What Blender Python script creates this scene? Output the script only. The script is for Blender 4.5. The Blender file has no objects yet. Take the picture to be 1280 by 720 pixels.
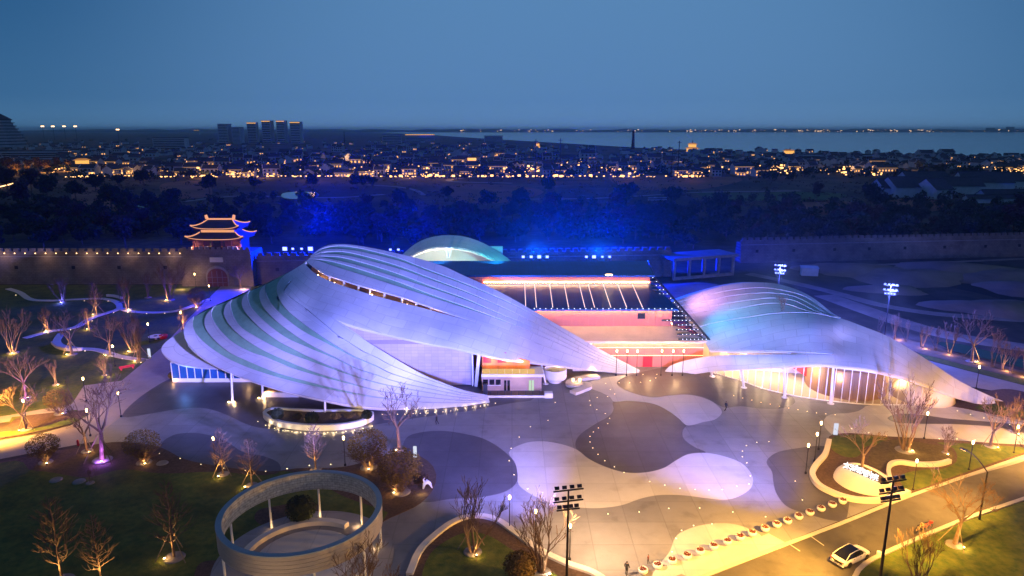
import bpy, math, random
import numpy as np
from mathutils import Vector, Matrix
from mathutils.geometry import tessellate_polygon

sc = bpy.context.scene
COL = sc.collection
R = math.radians
random.seed(7)

# ---------------------------------------------------------------- camera
CAM_H = 45.0
PITCH = R(13.06)
FPX = 853.33                       # focal length in pixels of the 1280 wide photograph (24 mm)
cam = bpy.data.objects.new('camera', bpy.data.cameras.new('camera'))
COL.objects.link(cam)
cam.location = (0, 0, CAM_H)
cam.rotation_euler = (math.pi / 2 - PITCH, 0, 0)
cam.data.lens = 24.0
cam.data.sensor_width = 36.0
cam.data.clip_start = 0.5
cam.data.clip_end = 60000
sc.camera = cam

# ---------------------------------------------------------------- sky (blue hour)
world = bpy.data.worlds.new('World')
sc.world = world
world.use_nodes = True
wn, wl = world.node_tree.nodes, world.node_tree.links
wtc = wn.new('ShaderNodeTexCoord')
wsep = wn.new('ShaderNodeSeparateXYZ')
wl.new(wtc.outputs['Generated'], wsep.inputs[0])
def sky_ramp(stops):
    r_ = wn.new('ShaderNodeValToRGB')
    wl.new(wsep.outputs['Z'], r_.inputs[0])
    e_ = r_.color_ramp.elements
    e_[0].position, e_[0].color = stops[0][0], (*stops[0][1], 1)
    e_[1].position, e_[1].color = stops[-1][0], (*stops[-1][1], 1)
    for p_, c_ in stops[1:-1]:
        e_.new(p_).color = (*c_, 1)
    return r_
# after-glow side of the sky, and the darker sky away from it
glow = sky_ramp([(0, (.135, .275, .490)), (.012, (.112, .245, .450)), (.04, (.096, .224, .425)), (.17, (.098, .236, .448)), (.40, (.050, .115, .250)), (1, (.032, .068, .160))])
dim = sky_ramp([(0, (.080, .210, .380)), (.012, (.062, .175, .335)), (.04, (.042, .140, .292)), (.17, (.022, .100, .240)), (.40, (.022, .070, .175)), (1, (.032, .068, .160))])
wdot = wn.new('ShaderNodeVectorMath')
wdot.operation = 'DOT_PRODUCT'
wl.new(wtc.outputs['Generated'], wdot.inputs[0])
wdot.inputs[1].default_value = (math.sin(R(5)), math.cos(R(5)), 0)
wmr = wn.new('ShaderNodeMapRange')
wmr.interpolation_type = 'SMOOTHSTEP'
wmr.inputs[1].default_value, wmr.inputs[2].default_value = .74, 1.0
wl.new(wdot.outputs['Value'], wmr.inputs[0])
wmix = wn.new('ShaderNodeMix')
wmix.data_type = 'RGBA'
wl.new(wmr.outputs[0], wmix.inputs[0])
wl.new(dim.outputs[0], wmix.inputs[6])
wl.new(glow.outputs[0], wmix.inputs[7])
wl.new(wmix.outputs[2], wn['Background'].inputs[0])
wn['Background'].inputs[1].default_value = 1.0

# the last glow of the day: a very weak, very soft sun
sun = bpy.data.objects.new('twilight_sun', bpy.data.lights.new('twilight_sun', 'SUN'))
COL.objects.link(sun)
sun.data.energy = 0.03
sun.data.angle = R(40)
sun.data.color = (0.55, 0.7, 1.0)
sun.rotation_euler = (R(55), 0, R(-25))

# ---------------------------------------------------------------- exposure / renderer
sc.view_settings.view_transform = 'Standard'
sc.view_settings.look = 'None'
sc.view_settings.exposure = 0.0
sc.view_settings.gamma = 1.0
sc.view_settings.use_curve_mapping = False
sc.render.engine = 'CYCLES'
cy = sc.cycles
cy.use_denoising = True
cy.denoiser = 'OPENIMAGEDENOISE'
cy.max_bounces = 5
cy.diffuse_bounces = 2
cy.glossy_bounces = 2
cy.transmission_bounces = 4
cy.transparent_max_bounces = 8
cy.volume_bounces = 0
cy.sample_clamp_indirect = 3.0
cy.caustics_reflective = False
cy.caustics_refractive = False
cy.use_light_tree = True

# ---------------------------------------------------------------- geometry helpers
CP, SP = math.cos(PITCH), math.sin(PITCH)

def ray(px, py):
    u, v = px - 640.0, py - 360.0
    return u, FPX * CP - v * SP, -FPX * SP - v * CP

def G(px, py, z=0.0):
    """point on the level z seen at a pixel of the photograph"""
    u, y, d = ray(px, py)
    t = (z - CAM_H) / d
    return Vector((u * t, y * t, z))

def P(px, py, Y):
    """point at distance Y seen at a pixel"""
    u, y, d = ray(px, py)
    t = Y / y
    return Vector((u * t, Y, CAM_H + d * t))

def H_at(py, Y):
    return P(640, py, Y).z

def catmull(pts, n, closed=False):
    """resample a polyline as a smooth curve with n points, even in arc length"""
    p = np.array([tuple(q) for q in pts], float)
    m = len(p)
    if closed:
        ext = np.vstack([p[-1], p, p[0], p[1]])
        segs = m
    else:
        ext = np.vstack([2 * p[0] - p[1], p, 2 * p[-1] - p[-2]])
        segs = m - 1
    out = []
    K = 12
    for i in range(segs):
        p0, p1, p2, p3 = ext[i], ext[i + 1], ext[i + 2], ext[i + 3]
        d1 = max(np.linalg.norm(p1 - p0), 1e-6) ** .5
        d2 = max(np.linalg.norm(p2 - p1), 1e-6) ** .5
        d3 = max(np.linalg.norm(p3 - p2), 1e-6) ** .5
        m1 = (p1 - p0) / d1 - (p2 - p0) / (d1 + d2) + (p2 - p1) / d2
        m2 = (p2 - p1) / d2 - (p3 - p1) / (d2 + d3) + (p3 - p2) / d3
        m1, m2 = m1 * d2, m2 * d2
        for k in range(K):
            t = k / K
            out.append((2 * t**3 - 3 * t**2 + 1) * p1 + (t**3 - 2 * t**2 + t) * m1 + (-2 * t**3 + 3 * t**2) * p2 + (t**3 - t**2) * m2)
    out.append(p[0] if closed else p[-1])
    out = np.array(out)
    s = np.concatenate([[0], np.cumsum(np.linalg.norm(np.diff(out, axis=0), axis=1))])
    tt = np.linspace(0, s[-1], n + 1 if closed else n)
    if closed:
        tt = tt[:-1]
    return np.stack([np.interp(tt, s, out[:, k]) for k in range(out.shape[1])], 1)

class Depth:
    """smooth distance field over the photograph (thin plate spline), so that a shell is a real curved surface"""
    def __init__(self, pts):
        a = np.array(pts, float)
        self.c = a[:, :2] / 100.0
        n = len(a)
        d = np.linalg.norm(self.c[:, None] - self.c[None], axis=2)
        K = self._k(d) + np.eye(n) * 2e-3
        Pm = np.hstack([np.ones((n, 1)), self.c])
        A = np.zeros((n + 3, n + 3))
        A[:n, :n], A[:n, n:], A[n:, :n] = K, Pm, Pm.T
        self.w = np.linalg.solve(A, np.concatenate([a[:, 2], [0, 0, 0]]))
    @staticmethod
    def _k(r):
        return np.where(r > 1e-9, r * r * np.log(np.maximum(r, 1e-9)), 0)
    def __call__(self, x, y):
        q = np.array([x, y]) / 100.0
        r = np.linalg.norm(self.c - q, axis=1)
        return float(self._k(r) @ self.w[:-3] + self.w[-3] + self.w[-2] * q[0] + self.w[-1] * q[1])

# ---------------------------------------------------------------- object helpers
def link(name, data, parent=None, loc=None, rot=None):
    o = bpy.data.objects.new(name, data)
    COL.objects.link(o)
    if parent is not None:
        o.parent = parent
    if loc is not None:
        o.location = loc
    if rot is not None:
        o.rotation_euler = rot
    return o

def tag(o, label, cat, group=None):
    o['label'] = label
    o['category'] = cat
    if group:
        o['group'] = group
    return o

def thing(name, label, cat, loc=(0, 0, 0), rz=0.0, group=None):
    return tag(link(name, None, None, loc, (0, 0, rz)), label, cat, group)

def struct(o):
    o['kind'] = 'structure'
    return o

def stuff(o):
    o['kind'] = 'stuff'
    return o

def mesh_of(name, v, f, mat=None, smooth=False):
    me = bpy.data.meshes.new(name)
    me.from_pydata([tuple(p) for p in v], [], f)
    if mat is not None:
        me.materials.append(mat)
    if smooth:
        me.polygons.foreach_set('use_smooth', [True] * len(me.polygons))
    me.update()
    return me

class MB:
    """collects shapes for ONE mesh object"""
    def __init__(self):
        self.v, self.f = [], []
    def add(self, v, f):
        n = len(self.v)
        self.v += [Vector(p) for p in v]
        self.f += [tuple(i + n for i in q) for q in f]
        return self
    def box(self, x0, x1, y0, y1, z0, z1, M=None):
        v = [Vector(p) for p in ((x0, y0, z0), (x1, y0, z0), (x1, y1, z0), (x0, y1, z0), (x0, y0, z1), (x1, y0, z1), (x1, y1, z1), (x0, y1, z1))]
        if M is not None:
            v = [M @ p for p in v]
        return self.add(v, [(0, 3, 2, 1), (4, 5, 6, 7), (0, 1, 5, 4), (1, 2, 6, 5), (2, 3, 7, 6), (3, 0, 4, 7)])
    def hexa(self, b, t):
        return self.add(list(b) + list(t), [(0, 3, 2, 1), (4, 5, 6, 7), (0, 1, 5, 4), (1, 2, 6, 5), (2, 3, 7, 6), (3, 0, 4, 7)])
    def tube(self, pts, radii, n=6, cap=True):
        pts = [Vector(p) for p in pts]
        base = len(self.v)
        prev = None
        for i, p in enumerate(pts):
            d = (pts[min(i + 1, len(pts) - 1)] - pts[max(i - 1, 0)])
            d = d.normalized() if d.length > 1e-9 else Vector((0, 0, 1))
            a = Vector((1, 0, 0)) if abs(d.x) < .8 else Vector((0, 1, 0))
            if prev is not None:
                a = prev
            x = (a - d * a.dot(d)).normalized()
            prev = x
            y = d.cross(x)
            r = radii[i] if hasattr(radii, '__len__') else radii
            for k in range(n):
                t = 2 * math.pi * k / n
                self.v.append(p + x * (r * math.cos(t)) + y * (r * math.sin(t)))
        for i in range(len(pts) - 1):
            for k in range(n):
                a0, a1 = base + i * n + k, base + i * n + (k + 1) % n
                self.f.append((a0, a1, a1 + n, a0 + n))
        if cap:
            self.f.append(tuple(base + k for k in reversed(range(n))))
            self.f.append(tuple(base + (len(pts) - 1) * n + k for k in range(n)))
        return self
    def lathe(self, prof, n=16, c=(0, 0, 0)):
        base = len(self.v)
        c = Vector(c)
        for r, z in prof:
            for k in range(n):
                t = 2 * math.pi * k / n
                self.v.append(c + Vector((r * math.cos(t), r * math.sin(t), z)))
        for i in range(len(prof) - 1):
            for k in range(n):
                a0, a1 = base + i * n + k, base + i * n + (k + 1) % n
                self.f.append((a0, a1, a1 + n, a0 + n))
        if prof[0][0] > 1e-6:
            self.f.append(tuple(base + k for k in reversed(range(n))))
        if prof[-1][0] > 1e-6:
            self.f.append(tuple(base + (len(prof) - 1) * n + k for k in range(n)))
        return self
    def poly(self, pts, z0, z1=None):
        """flat sheet at z0, or a slab from z0 up to z1, from an outline in plan"""
        p2 = [Vector((p[0], p[1], 0)) for p in pts]
        tris = tessellate_polygon([p2])
        n = len(p2)
        def up(t):
            a, b, c = (p2[i] for i in t)
            return t if (b - a).cross(c - a).z > 0 else (t[0], t[2], t[1])
        tris = [up(t) for t in tris]
        top = z0 if z1 is None else z1
        self.add([(p.x, p.y, top) for p in p2], tris)
        if z1 is not None:
            area = sum(p2[i].x * p2[(i + 1) % n].y - p2[(i + 1) % n].x * p2[i].y for i in range(n))
            q = []
            for i in range(n):
                j = (i + 1) % n
                q.append((i, j, j + n, i + n) if area > 0 else (j, i, i + n, j + n))
            self.add([(p.x, p.y, z0) for p in p2] + [(p.x, p.y, z1) for p in p2], q)
        return self
    def ribbon(self, pts, w, z0, z1, closed=False):
        """kerb or low wall following a line in plan"""
        p = [Vector((q[0], q[1], 0)) for q in pts]
        n = len(p)
        L, Rr = [], []
        for i in range(n):
            a = p[(i - 1) % n] if closed or i > 0 else p[i]
            b = p[(i + 1) % n] if closed or i < n - 1 else p[i]
            d = (b - a).normalized()
            nn = Vector((-d.y, d.x, 0)) * (w / 2)
            L.append(p[i] + nn)
            Rr.append(p[i] - nn)
        v = []
        for i in range(n):
            v += [(L[i].x, L[i].y, z0), (Rr[i].x, Rr[i].y, z0), (Rr[i].x, Rr[i].y, z1), (L[i].x, L[i].y, z1)]
        f = []
        for i in range(n if closed else n - 1):
            a, b = 4 * i, 4 * ((i + 1) % n)
            for k in range(4):
                f.append((a + k, a + (k + 1) % 4, b + (k + 1) % 4, b + k))
        if not closed:
            f += [(3, 2, 1, 0), (4 * n - 4, 4 * n - 3, 4 * n - 2, 4 * n - 1)]
        return self.add(v, f)
    def mesh(self, name, mat, smooth=False):
        return mesh_of(name, self.v, self.f, mat, smooth)
    def build(self, name, mat, parent=None, loc=None, rot=None, smooth=False):
        return link(name, self.mesh(name, mat, smooth), parent, loc, rot)

def copy_tree(o, parent=None):
    c = o.copy()
    COL.objects.link(c)
    c.parent = parent
    for ch in o.children:
        copy_tree(ch, c)
    return c

# ---------------------------------------------------------------- materials
def mat(name, color, rough=0.7, var=0.12, scale=1.5, bump=0.0, bscale=20.0, metal=0.0, color2=None, coords='Object', spec=0.4, stretch=None):
    m = bpy.data.materials.new(name)
    m.use_nodes = True
    nt = m.node_tree
    b = nt.nodes['Principled BSDF']
    b.inputs['Roughness'].default_value = rough
    b.inputs['Metallic'].default_value = metal
    b.inputs['Specular IOR Level'].default_value = spec
    tc = nt.nodes.new('ShaderNodeTexCoord')
    mp = nt.nodes.new('ShaderNodeMapping')
    nt.links.new(tc.outputs[coords], mp.inputs[0])
    if stretch:
        mp.inputs['Scale'].default_value = stretch
    n1 = nt.nodes.new('ShaderNodeTexNoise')
    n1.inputs['Scale'].default_value = scale
    n1.inputs['Detail'].default_value = 6
    n1.inputs['Roughness'].default_value = 0.65
    nt.links.new(mp.outputs[0], n1.inputs['Vector'])
    ramp = nt.nodes.new('ShaderNodeValToRGB')
    c = Vector(color)
    if color2 is None:
        lo, hi = c * (1 - var), c * (1 + var)
    else:
        lo, hi = c, Vector(color2)
    ramp.color_ramp.elements[0].position = 0.32
    ramp.color_ramp.elements[1].position = 0.68
    ramp.color_ramp.elements[0].color = (*lo, 1)
    ramp.color_ramp.elements[1].color = (*[min(x, .95) for x in hi], 1)
    nt.links.new(n1.outputs['Fac'], ramp.inputs[0])
    nt.links.new(ramp.outputs[0], b.inputs['Base Color'])
    if bump:
        n2 = nt.nodes.new('ShaderNodeTexNoise')
        n2.inputs['Scale'].default_value = bscale
        n2.inputs['Detail'].default_value = 4
        nt.links.new(mp.outputs[0], n2.inputs['Vector'])
        bp = nt.nodes.new('ShaderNodeBump')
        bp.inputs['Strength'].default_value = bump
        bp.inputs['Distance'].default_value = 0.05
        nt.links.new(n2.outputs['Fac'], bp.inputs['Height'])
        nt.links.new(bp.outputs[0], b.inputs['Normal'])
    m['ramp'] = ramp.name
    return m

def mul_node(m, fac_socket, lo=(0.8, 0.8, 0.8), hi=(1, 1, 1)):
    """multiply a material's colour by a pattern"""
    nt = m.node_tree
    b = nt.nodes['Principled BSDF']
    src = b.inputs['Base Color'].links[0].from_socket
    rp = nt.nodes.new('ShaderNodeMix')
    rp.data_type = 'RGBA'
    rp.inputs[6].default_value = (*lo, 1)
    rp.inputs[7].default_value = (*hi, 1)
    nt.links.new(fac_socket, rp.inputs[0])
    mx = nt.nodes.new('ShaderNodeMix')
    mx.data_type = 'RGBA'
    mx.blend_type = 'MULTIPLY'
    mx.inputs[0].default_value = 1
    nt.links.new(src, mx.inputs[6])
    nt.links.new(rp.outputs[2], mx.inputs[7])
    nt.links.new(mx.outputs[2], b.inputs['Base Color'])

def brick_lines(m, coords, w, h, mortar, dark=0.75, offset=0.5, scale=1.0, rot=None):
    nt = m.node_tree
    tc = nt.nodes.new('ShaderNodeTexCoord')
    mp = nt.nodes.new('ShaderNodeMapping')
    if rot:
        mp.inputs['Rotation'].default_value = rot
    nt.links.new(tc.outputs[coords], mp.inputs[0])
    br = nt.nodes.new('ShaderNodeTexBrick')
    br.offset = offset
    br.inputs['Scale'].default_value = scale
    br.inputs['Brick Width'].default_value = w
    br.inputs['Row Height'].default_value = h
    br.inputs['Mortar Size'].default_value = mortar
    br.inputs['Mortar Smooth'].default_value = 0.3
    br.inputs['Color1'].default_value = (1, 1, 1, 1)
    br.inputs['Color2'].default_value = (.86, .86, .86, 1)
    br.inputs['Mortar'].default_value = (dark, dark, dark, 1)
    nt.links.new(mp.outputs[0], br.inputs['Vector'])
    b = nt.nodes['Principled BSDF']
    src = b.inputs['Base Color'].links[0].from_socket
    mx = nt.nodes.new('ShaderNodeMix')
    mx.data_type = 'RGBA'
    mx.blend_type = 'MULTIPLY'
    mx.inputs[0].default_value = 1
    nt.links.new(src, mx.inputs[6])
    nt.links.new(br.outputs['Color'], mx.inputs[7])
    nt.links.new(mx.outputs[2], b.inputs['Base Color'])
    return m

def blotch(m, scale, lo, thresh=(0.45, 0.7), coords='Object'):
    """large stains with a shape of their own"""
    nt = m.node_tree
    tc = nt.nodes.new('ShaderNodeTexCoord')
    n = nt.nodes.new('ShaderNodeTexNoise')
    n.inputs['Scale'].default_value = scale
    n.inputs['Detail'].default_value = 5
    nt.links.new(tc.outputs[coords], n.inputs['Vector'])
    mr = nt.nodes.new('ShaderNodeMapRange')
    mr.inputs[1].default_value, mr.inputs[2].default_value = thresh
    nt.links.new(n.outputs['Fac'], mr.inputs[0])
    mul_node(m, mr.outputs[0], lo, (1, 1, 1))
    return m

def emit(name, color, strength, sample=False):
    m = bpy.data.materials.new(name)
    m.use_nodes = True
    nt = m.node_tree
    nt.nodes.remove(nt.nodes['Principled BSDF'])
    e = nt.nodes.new('ShaderNodeEmission')
    e.inputs[0].default_value = (*color, 1)
    e.inputs[1].default_value = strength
    nt.links.new(e.outputs[0], nt.nodes['Material Output'].inputs[0])
    m.cycles.emission_sampling = 'AUTO' if sample else 'NONE'
    return m

def glass(name, tint=(0.8, 0.9, 1.0), refl=0.12, rough=0.05):
    m = bpy.data.materials.new(name)
    m.use_nodes = True
    nt = m.node_tree
    nt.nodes.remove(nt.nodes['Principled BSDF'])
    tr = nt.nodes.new('ShaderNodeBsdfTransparent')
    tr.inputs[0].default_value = (*tint, 1)
    gl = nt.nodes.new('ShaderNodeBsdfGlossy')
    gl.inputs['Roughness'].default_value = rough
    mx = nt.nodes.new('ShaderNodeMixShader')
    lw = nt.nodes.new('ShaderNodeLayerWeight')
    lw.inputs[0].default_value = refl
    nt.links.new(lw.outputs['Fresnel'], mx.inputs[0])
    nt.links.new(tr.outputs[0], mx.inputs[1])
    nt.links.new(gl.outputs[0], mx.inputs[2])
    nt.links.new(mx.outputs[0], nt.nodes['Material Output'].inputs[0])
    return m

M = {}
M['shell'] = blotch(brick_lines(mat('white shell panels', (.66, .66, .70), .55, .05, .35, .12, 3.0), 'UV', 4.2, 2.1, .06, .74, .5), .09, (.80, .83, .88), (.42, .58))
M['shell_green'] = mat('sage green roof strip', (.24, .44, .30), .75, .14, .5, .1, 3.0)
M['shell_rim'] = mat('cream rim', (.72, .70, .68), .5, .04, .8)
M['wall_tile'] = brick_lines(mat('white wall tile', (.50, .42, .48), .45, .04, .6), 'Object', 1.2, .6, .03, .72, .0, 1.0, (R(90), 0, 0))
M['white'] = mat('white painted metal', (.75, .75, .75), .45, .05, 1.0)
M['copper'] = mat('red copper panel', (.60, .20, .15), .5, .14, .25, .05, 2.0, stretch=(1, 1, .3))
M['copper_dark'] = mat('copper seam', (.16, .05, .04), .6, .1)
M['roof_dark'] = brick_lines(mat('dark metal roof with blue light in colour', (.006, .095, .32), .42, .18, .25, .0, 1, .3), 'Object', .9, 60.0, .03, .55, .0)  # blue of the floodlights is put into the roof's base colour
M['steel_dark'] = mat('dark steel', (.03, .035, .05), .45, .1, 2)
M['black'] = mat('black painted metal', (.014, .014, .016), .45, .2, 3)
M['plaza'] = blotch(blotch(brick_lines(mat('grey plaza paving', (.27, .265, .28), .55, .10, .35, .06, 4.0), 'Object', 4.5, 4.5, .07, .74, 0.0), .05, (.84, .84, .86), (.38, .58)), .35, (.86, .85, .84), (.30, .42))
M['patch_dark'] = blotch(brick_lines(mat('dark granite paving', (.105, .098, .115), .48, .14, .4, .06, 4.0), 'Object', 4.5, 4.5, .07, .70, 0.0), .09, (.76, .76, .78), (.36, .6))
M['patch_white'] = blotch(brick_lines(mat('pale granite paving', (.56, .54, .54), .55, .06, .4, .05, 4.0), 'Object', 4.5, 4.5, .07, .80, 0.0), .16, (.80, .77, .75), (.30, .42))
M['path'] = mat('tan path paving', (.34, .30, .26), .7, .1, .5, .08, 5.0)
M['asphalt'] = blotch(blotch(mat('asphalt', (.095, .088, .080), .7, .22, .25, .15, 18.0), .12, (.72, .72, .72), (.38, .6)), .6, (.8, .8, .8), (.32, .45))
M['kerb'] = mat('granite kerb', (.46, .44, .41), .7, .1, 1.5, .1, 8)
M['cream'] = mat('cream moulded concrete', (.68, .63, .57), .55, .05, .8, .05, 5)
M['grass'] = blotch(mat('lawn', (.055, .100, .012), .9, .3, 1.2, 1.0, 7.0, color2=(.155, .165, .022)), .25, (.58, .64, .5), (.35, .6))
M['mulch'] = mat('brown mulch', (.10, .062, .042), .95, .35, 3.0, .8, 9.0)
M['earth'] = mat('bare earth', (.24, .16, .11), .95, .4, .06, .5, 2.0)
M['brick'] = brick_lines(mat('grey city brick', (.20, .165, .135), .9, .28, .3, .3, 3), 'Object', 1.1, .5, .05, .62, .5, 1.0, (R(90), 0, 0))
M['stone'] = mat('grey stone', (.25, .23, .22), .85, .2, 1.0, .2, 5)
M['bark'] = mat('bark', (.16, .105, .07), .9, .25, 3.0, .4, 12)
M['twig'] = mat('twigs', (.13, .08, .05), .9, .2, 3.0)
M['stake'] = mat('bamboo stake', (.26, .20, .12), .8, .15, 3.0)
M['leaf'] = mat('dark evergreen leaves', (.025, .045, .022), .8, .3, .6)
M['leaf_gold'] = mat('olive leaves', (.15, .10, .02), .8, .3, 2.0)
M['leaf_red'] = mat('russet leaves', (.06, .035, .022), .8, .3, .6)
M['hedge'] = mat('dark hedge', (.03, .045, .018), .9, .3, 3.0)
M['tile_roof'] = mat('dark tiled roof', (.05, .055, .065), .8, .2, .5, .2, 3)
M['whitewash'] = mat('whitewashed wall', (.55, .56, .58), .85, .15, .3)
M['timber_red'] = mat('dark red timber', (.16, .045, .035), .7, .2, 1)
M['soffit'] = mat('timber soffit', (.38, .24, .15), .7, .15, .8)
M['redcloth'] = mat('red panel', (.55, .02, .03), .6, .1, 1)
M['flower'] = mat('red flowers', (.17, .045, .025), .8, .5, 12.0, .8, 30)
M['car'] = mat('white car paint', (.78, .78, .78), .25, .02, 1, spec=.6)
M['tyre'] = mat('tyre rubber', (.02, .02, .02), .85, .1)
M['carglass'] = mat('dark car glass', (.012, .013, .015), .08, .0, 1, spec=.8)
M['water'] = mat('lake water', (.02, .04, .06), .14, .2, .0012, .15, .03)
M['warm'] = emit('warm lamp', (1.0, .62, .22), 26)
M['warm_soft'] = emit('warm strip light', (1.0, .58, .24), 6)
M['amber_dot'] = emit('ground light lens', (1.0, .74, .38), 5)
M['white_led'] = emit('white strip light', (1.0, .88, .80), 5)
M['blue_led'] = emit('blue flood lens', (.16, .20, 1.0), 5.5)
M['winlit'] = emit('lit window', (1.0, .44, .11), 1.7)
M['winlit2'] = emit('lit golden facade', (1.0, .48, .10), 1.2)
M['sign_led'] = emit('white sign letters', (1.0, .96, .98), 2.2)

def point(name, loc, color, watts, r=.15, parent=None):
    l = bpy.data.lights.new(name, 'POINT')
    l.energy, l.color, l.shadow_soft_size = watts, color, r
    return link(name, l, parent, loc)

def spot(name, loc, target, color, watts, cone=60, blend=.5, r=.3, parent=None):
    l = bpy.data.lights.new(name, 'SPOT')
    l.energy, l.color, l.shadow_soft_size = watts, color, r
    l.spot_size, l.spot_blend = R(cone), blend
    d = Vector(target) - Vector(loc)
    o = link(name, l, parent, loc)
    o.rotation_euler = d.to_track_quat('-Z', 'Y').to_euler()
    return o

WARM = (1.0, .60, .26)
ORANGE = (1.0, .50, .16)
VIOLET = (.52, .42, 1.0)
BLUE = (.10, .14, 1.0)
# ================================================================ THE SETTING
def outline(px, z=0.0, n=None, closed=True):
    q = catmull(px, n or max(40, len(px) * 6), closed)
    return [G(a, b, z) for a, b in q]

def sheet(name, pts, z, m, parent=None, z1=None):
    b = MB().poly(pts, z, z1)
    return b.build(name, M[m] if isinstance(m, str) else m, parent)

# open country: brown fields, dark scrub, a few green ones
field = mat('open fields', (.095, .078, .060), .95, .3, .0035, .4, .3, color2=(.26, .16, .12))
blotch(field, .0085, (.40, .52, .40), (.42, .56))
blotch(field, .22, (.60, .60, .58), (.38, .58))
blotch(field, .03, (.55, .55, .5), (.35, .6))
gsize = 30000
g = MB().add([(-gsize, -400, 0), (gsize, -400, 0), (gsize, gsize, 0), (-gsize, gsize, 0)], [(0, 1, 2, 3)]).build('ground', field)
struct(g)

# lake with its far shore
shore = [(470, 165.6), (520, 167.5), (600, 173), (700, 179), (800, 185), (900, 189), (1000, 191), (1140, 193.5), (1280, 196), (1420, 200), (1700, 206)]
lk = [G(a, b) for a, b in shore]
far = [Vector((15500, 12500, 0)), Vector((-1600, 12500, 0))]
lake = struct(sheet('lake', lk + [Vector((14000, 6000, 0))] + far, .5, 'water'))
M['farshore'] = mat('far shore', (.03, .04, .045), .95, .2, .002)
fs = MB()
xs = np.linspace(-9000, 16000, 90)
rr = random.Random(3)
top = [18 + rr.random() * 22 for _ in xs]
v = []
for x, t in zip(xs, top):
    v += [(x, 12600, 0), (x, 12620, t), (x, 13800, t * 1.5 + 6), (x, 15000, 0)]
f = []
for i in range(len(xs) - 1):
    for k in range(3):
        f.append((4 * i + k, 4 * i + 4 + k, 4 * i + 5 + k, 4 * i + 1 + k))
fs.add(v, f)
stuff(fs.build('far_shore_land', M['farshore']))
fl = MB()
for i in range(170):
    x = rr.uniform(-1200, 12500) if i % 3 else rr.gauss(6000, 1500)
    s = rr.choice((4, 5, 6, 8, 12))
    z = rr.uniform(8, 40)
    fl.box(x, x + s * rr.uniform(1, 4), 12500, 12502, z, z + s)
stuff(fl.build('far_shore_lights', emit('far shore lamps', (1, .62, .32), 2.2)))
fc = MB()
for i in range(26):
    x = rr.uniform(8600, 11200)
    fc.box(x, x + rr.uniform(60, 140), 12900, 13000, 0, rr.uniform(30, 95))
stuff(fc.build('far_shore_towers', M['farshore']))

# lawn between the city wall and the shells
lawn_mat = M['grass']
left_lawn = struct(sheet('garden_lawn', [Vector((-240, 100, 0)), Vector((-30, 100, 0)), Vector((-12, 150, 0)), Vector((-55, 198, 0)), Vector((-240, 198, 0))], .02, lawn_mat))
back_yard = struct(sheet('back_yard', [Vector((-20, 150, 0)), Vector((60, 112, 0)), Vector((75, 150, 0)), Vector((60, 200, 0)), Vector((-60, 199, 0))], .012, 'earth'))

# plaza with its cloud shaped patches
plaza_px = [(152, 521), (212, 474), (330, 462), (600, 452), (890, 452), (1100, 482), (1195, 494), (1300, 532), (1330, 560), (1270, 580), (1133, 618), (1050, 651), (868, 724), (800, 770), (500, 790), (380, 790), (200, 640), (110, 580), (120, 545)]
plaza = struct(sheet('plaza', [G(a, b) for a, b in plaza_px], .04, 'plaza'))
def patch(name, px, m, z, n=90, smooth=True):
    pts = outline(px, 0, n) if smooth else [G(a, b) for a, b in px]
    return sheet(name, pts, z, m, plaza)

D6 = [(152, 521), (212, 474), (330, 458), (470, 466), (620, 480), (668, 492), (668, 499), (640, 504), (600, 511.5), (560, 517.5), (520, 523), (470, 531), (420, 538), (370, 538), (323, 534.8), (306, 529.7), (286, 520), (265, 512.5), (248, 510), (220, 512), (190, 517)]
patch('dark_paving', D6, 'patch_dark', .052, 140)
patch('dark_paving', [(201, 557), (215, 545), (235, 541.5), (255, 543), (282, 551.6), (303, 565), (331, 571), (349, 580), (350, 590), (280, 596), (215, 585)], 'patch_dark', .052)
patch('dark_paving', [(800, 466), (778, 473), (771, 479), (778, 485.6), (793, 492), (815.6, 496.7), (838, 494.4), (860, 493.3), (882, 497.8), (898, 506.7), (907, 510), (924, 508), (950, 511), (980, 510), (994, 503), (990, 496), (960, 486), (925, 474), (905, 464), (880, 458), (840, 458)], 'patch_dark', .052, 140)
patch('dark_paving', [(766, 502.5), (788.8, 501.8), (818.8, 506), (837.5, 515.6), (849, 524), (858, 531.8), (853.6, 538), (854, 547.5), (867.5, 558.8), (882.5, 566), (860, 568), (845, 575.6), (830, 585), (807.5, 590.6), (781, 590.6), (755, 583), (736, 573.8), (721, 562.5), (719.4, 553), (725, 543.8), (743.8, 530.6), (762.5, 519.4), (767, 512)], 'patch_dark', .052, 140)
patch('dark_paving', [(504, 556), (510, 546), (525, 541), (553, 539), (582, 543), (605, 549), (627, 562), (642, 577), (648, 594), (644, 606), (631, 615), (597, 622.5), (565, 624), (530, 628), (505, 620), (515, 590)], 'patch_dark', .052)
patch('dark_paving', [(958, 578), (967, 568), (990, 561.7), (1040, 560), (1060, 580), (1060, 640), (1056, 651), (1040, 651), (1010, 643), (983, 633), (970, 616), (966.7, 603), (965, 590)], 'patch_dark', .052)
patch('dark_paving', [(1109, 523), (1120, 518), (1150, 519), (1190, 524), (1240, 528), (1290, 535), (1300, 545), (1250, 535), (1200, 531), (1146, 530), (1118, 528)], 'patch_dark', .058)
patch('pale_paving', [(728, 482), (742, 476), (765, 471), (785, 469), (776, 474), (770.5, 479), (777, 486), (793, 492.5), (815.6, 497.2), (838, 495), (860, 493.8), (880, 498), (894, 505), (902.4, 515.6), (895, 524), (879, 528), (858.5, 532), (849, 524), (837.5, 515.2), (818.8, 505.6), (788.8, 501.2), (766, 502), (764, 498), (755, 492.5), (738, 486)], 'patch_white', .056, 150)
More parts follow.
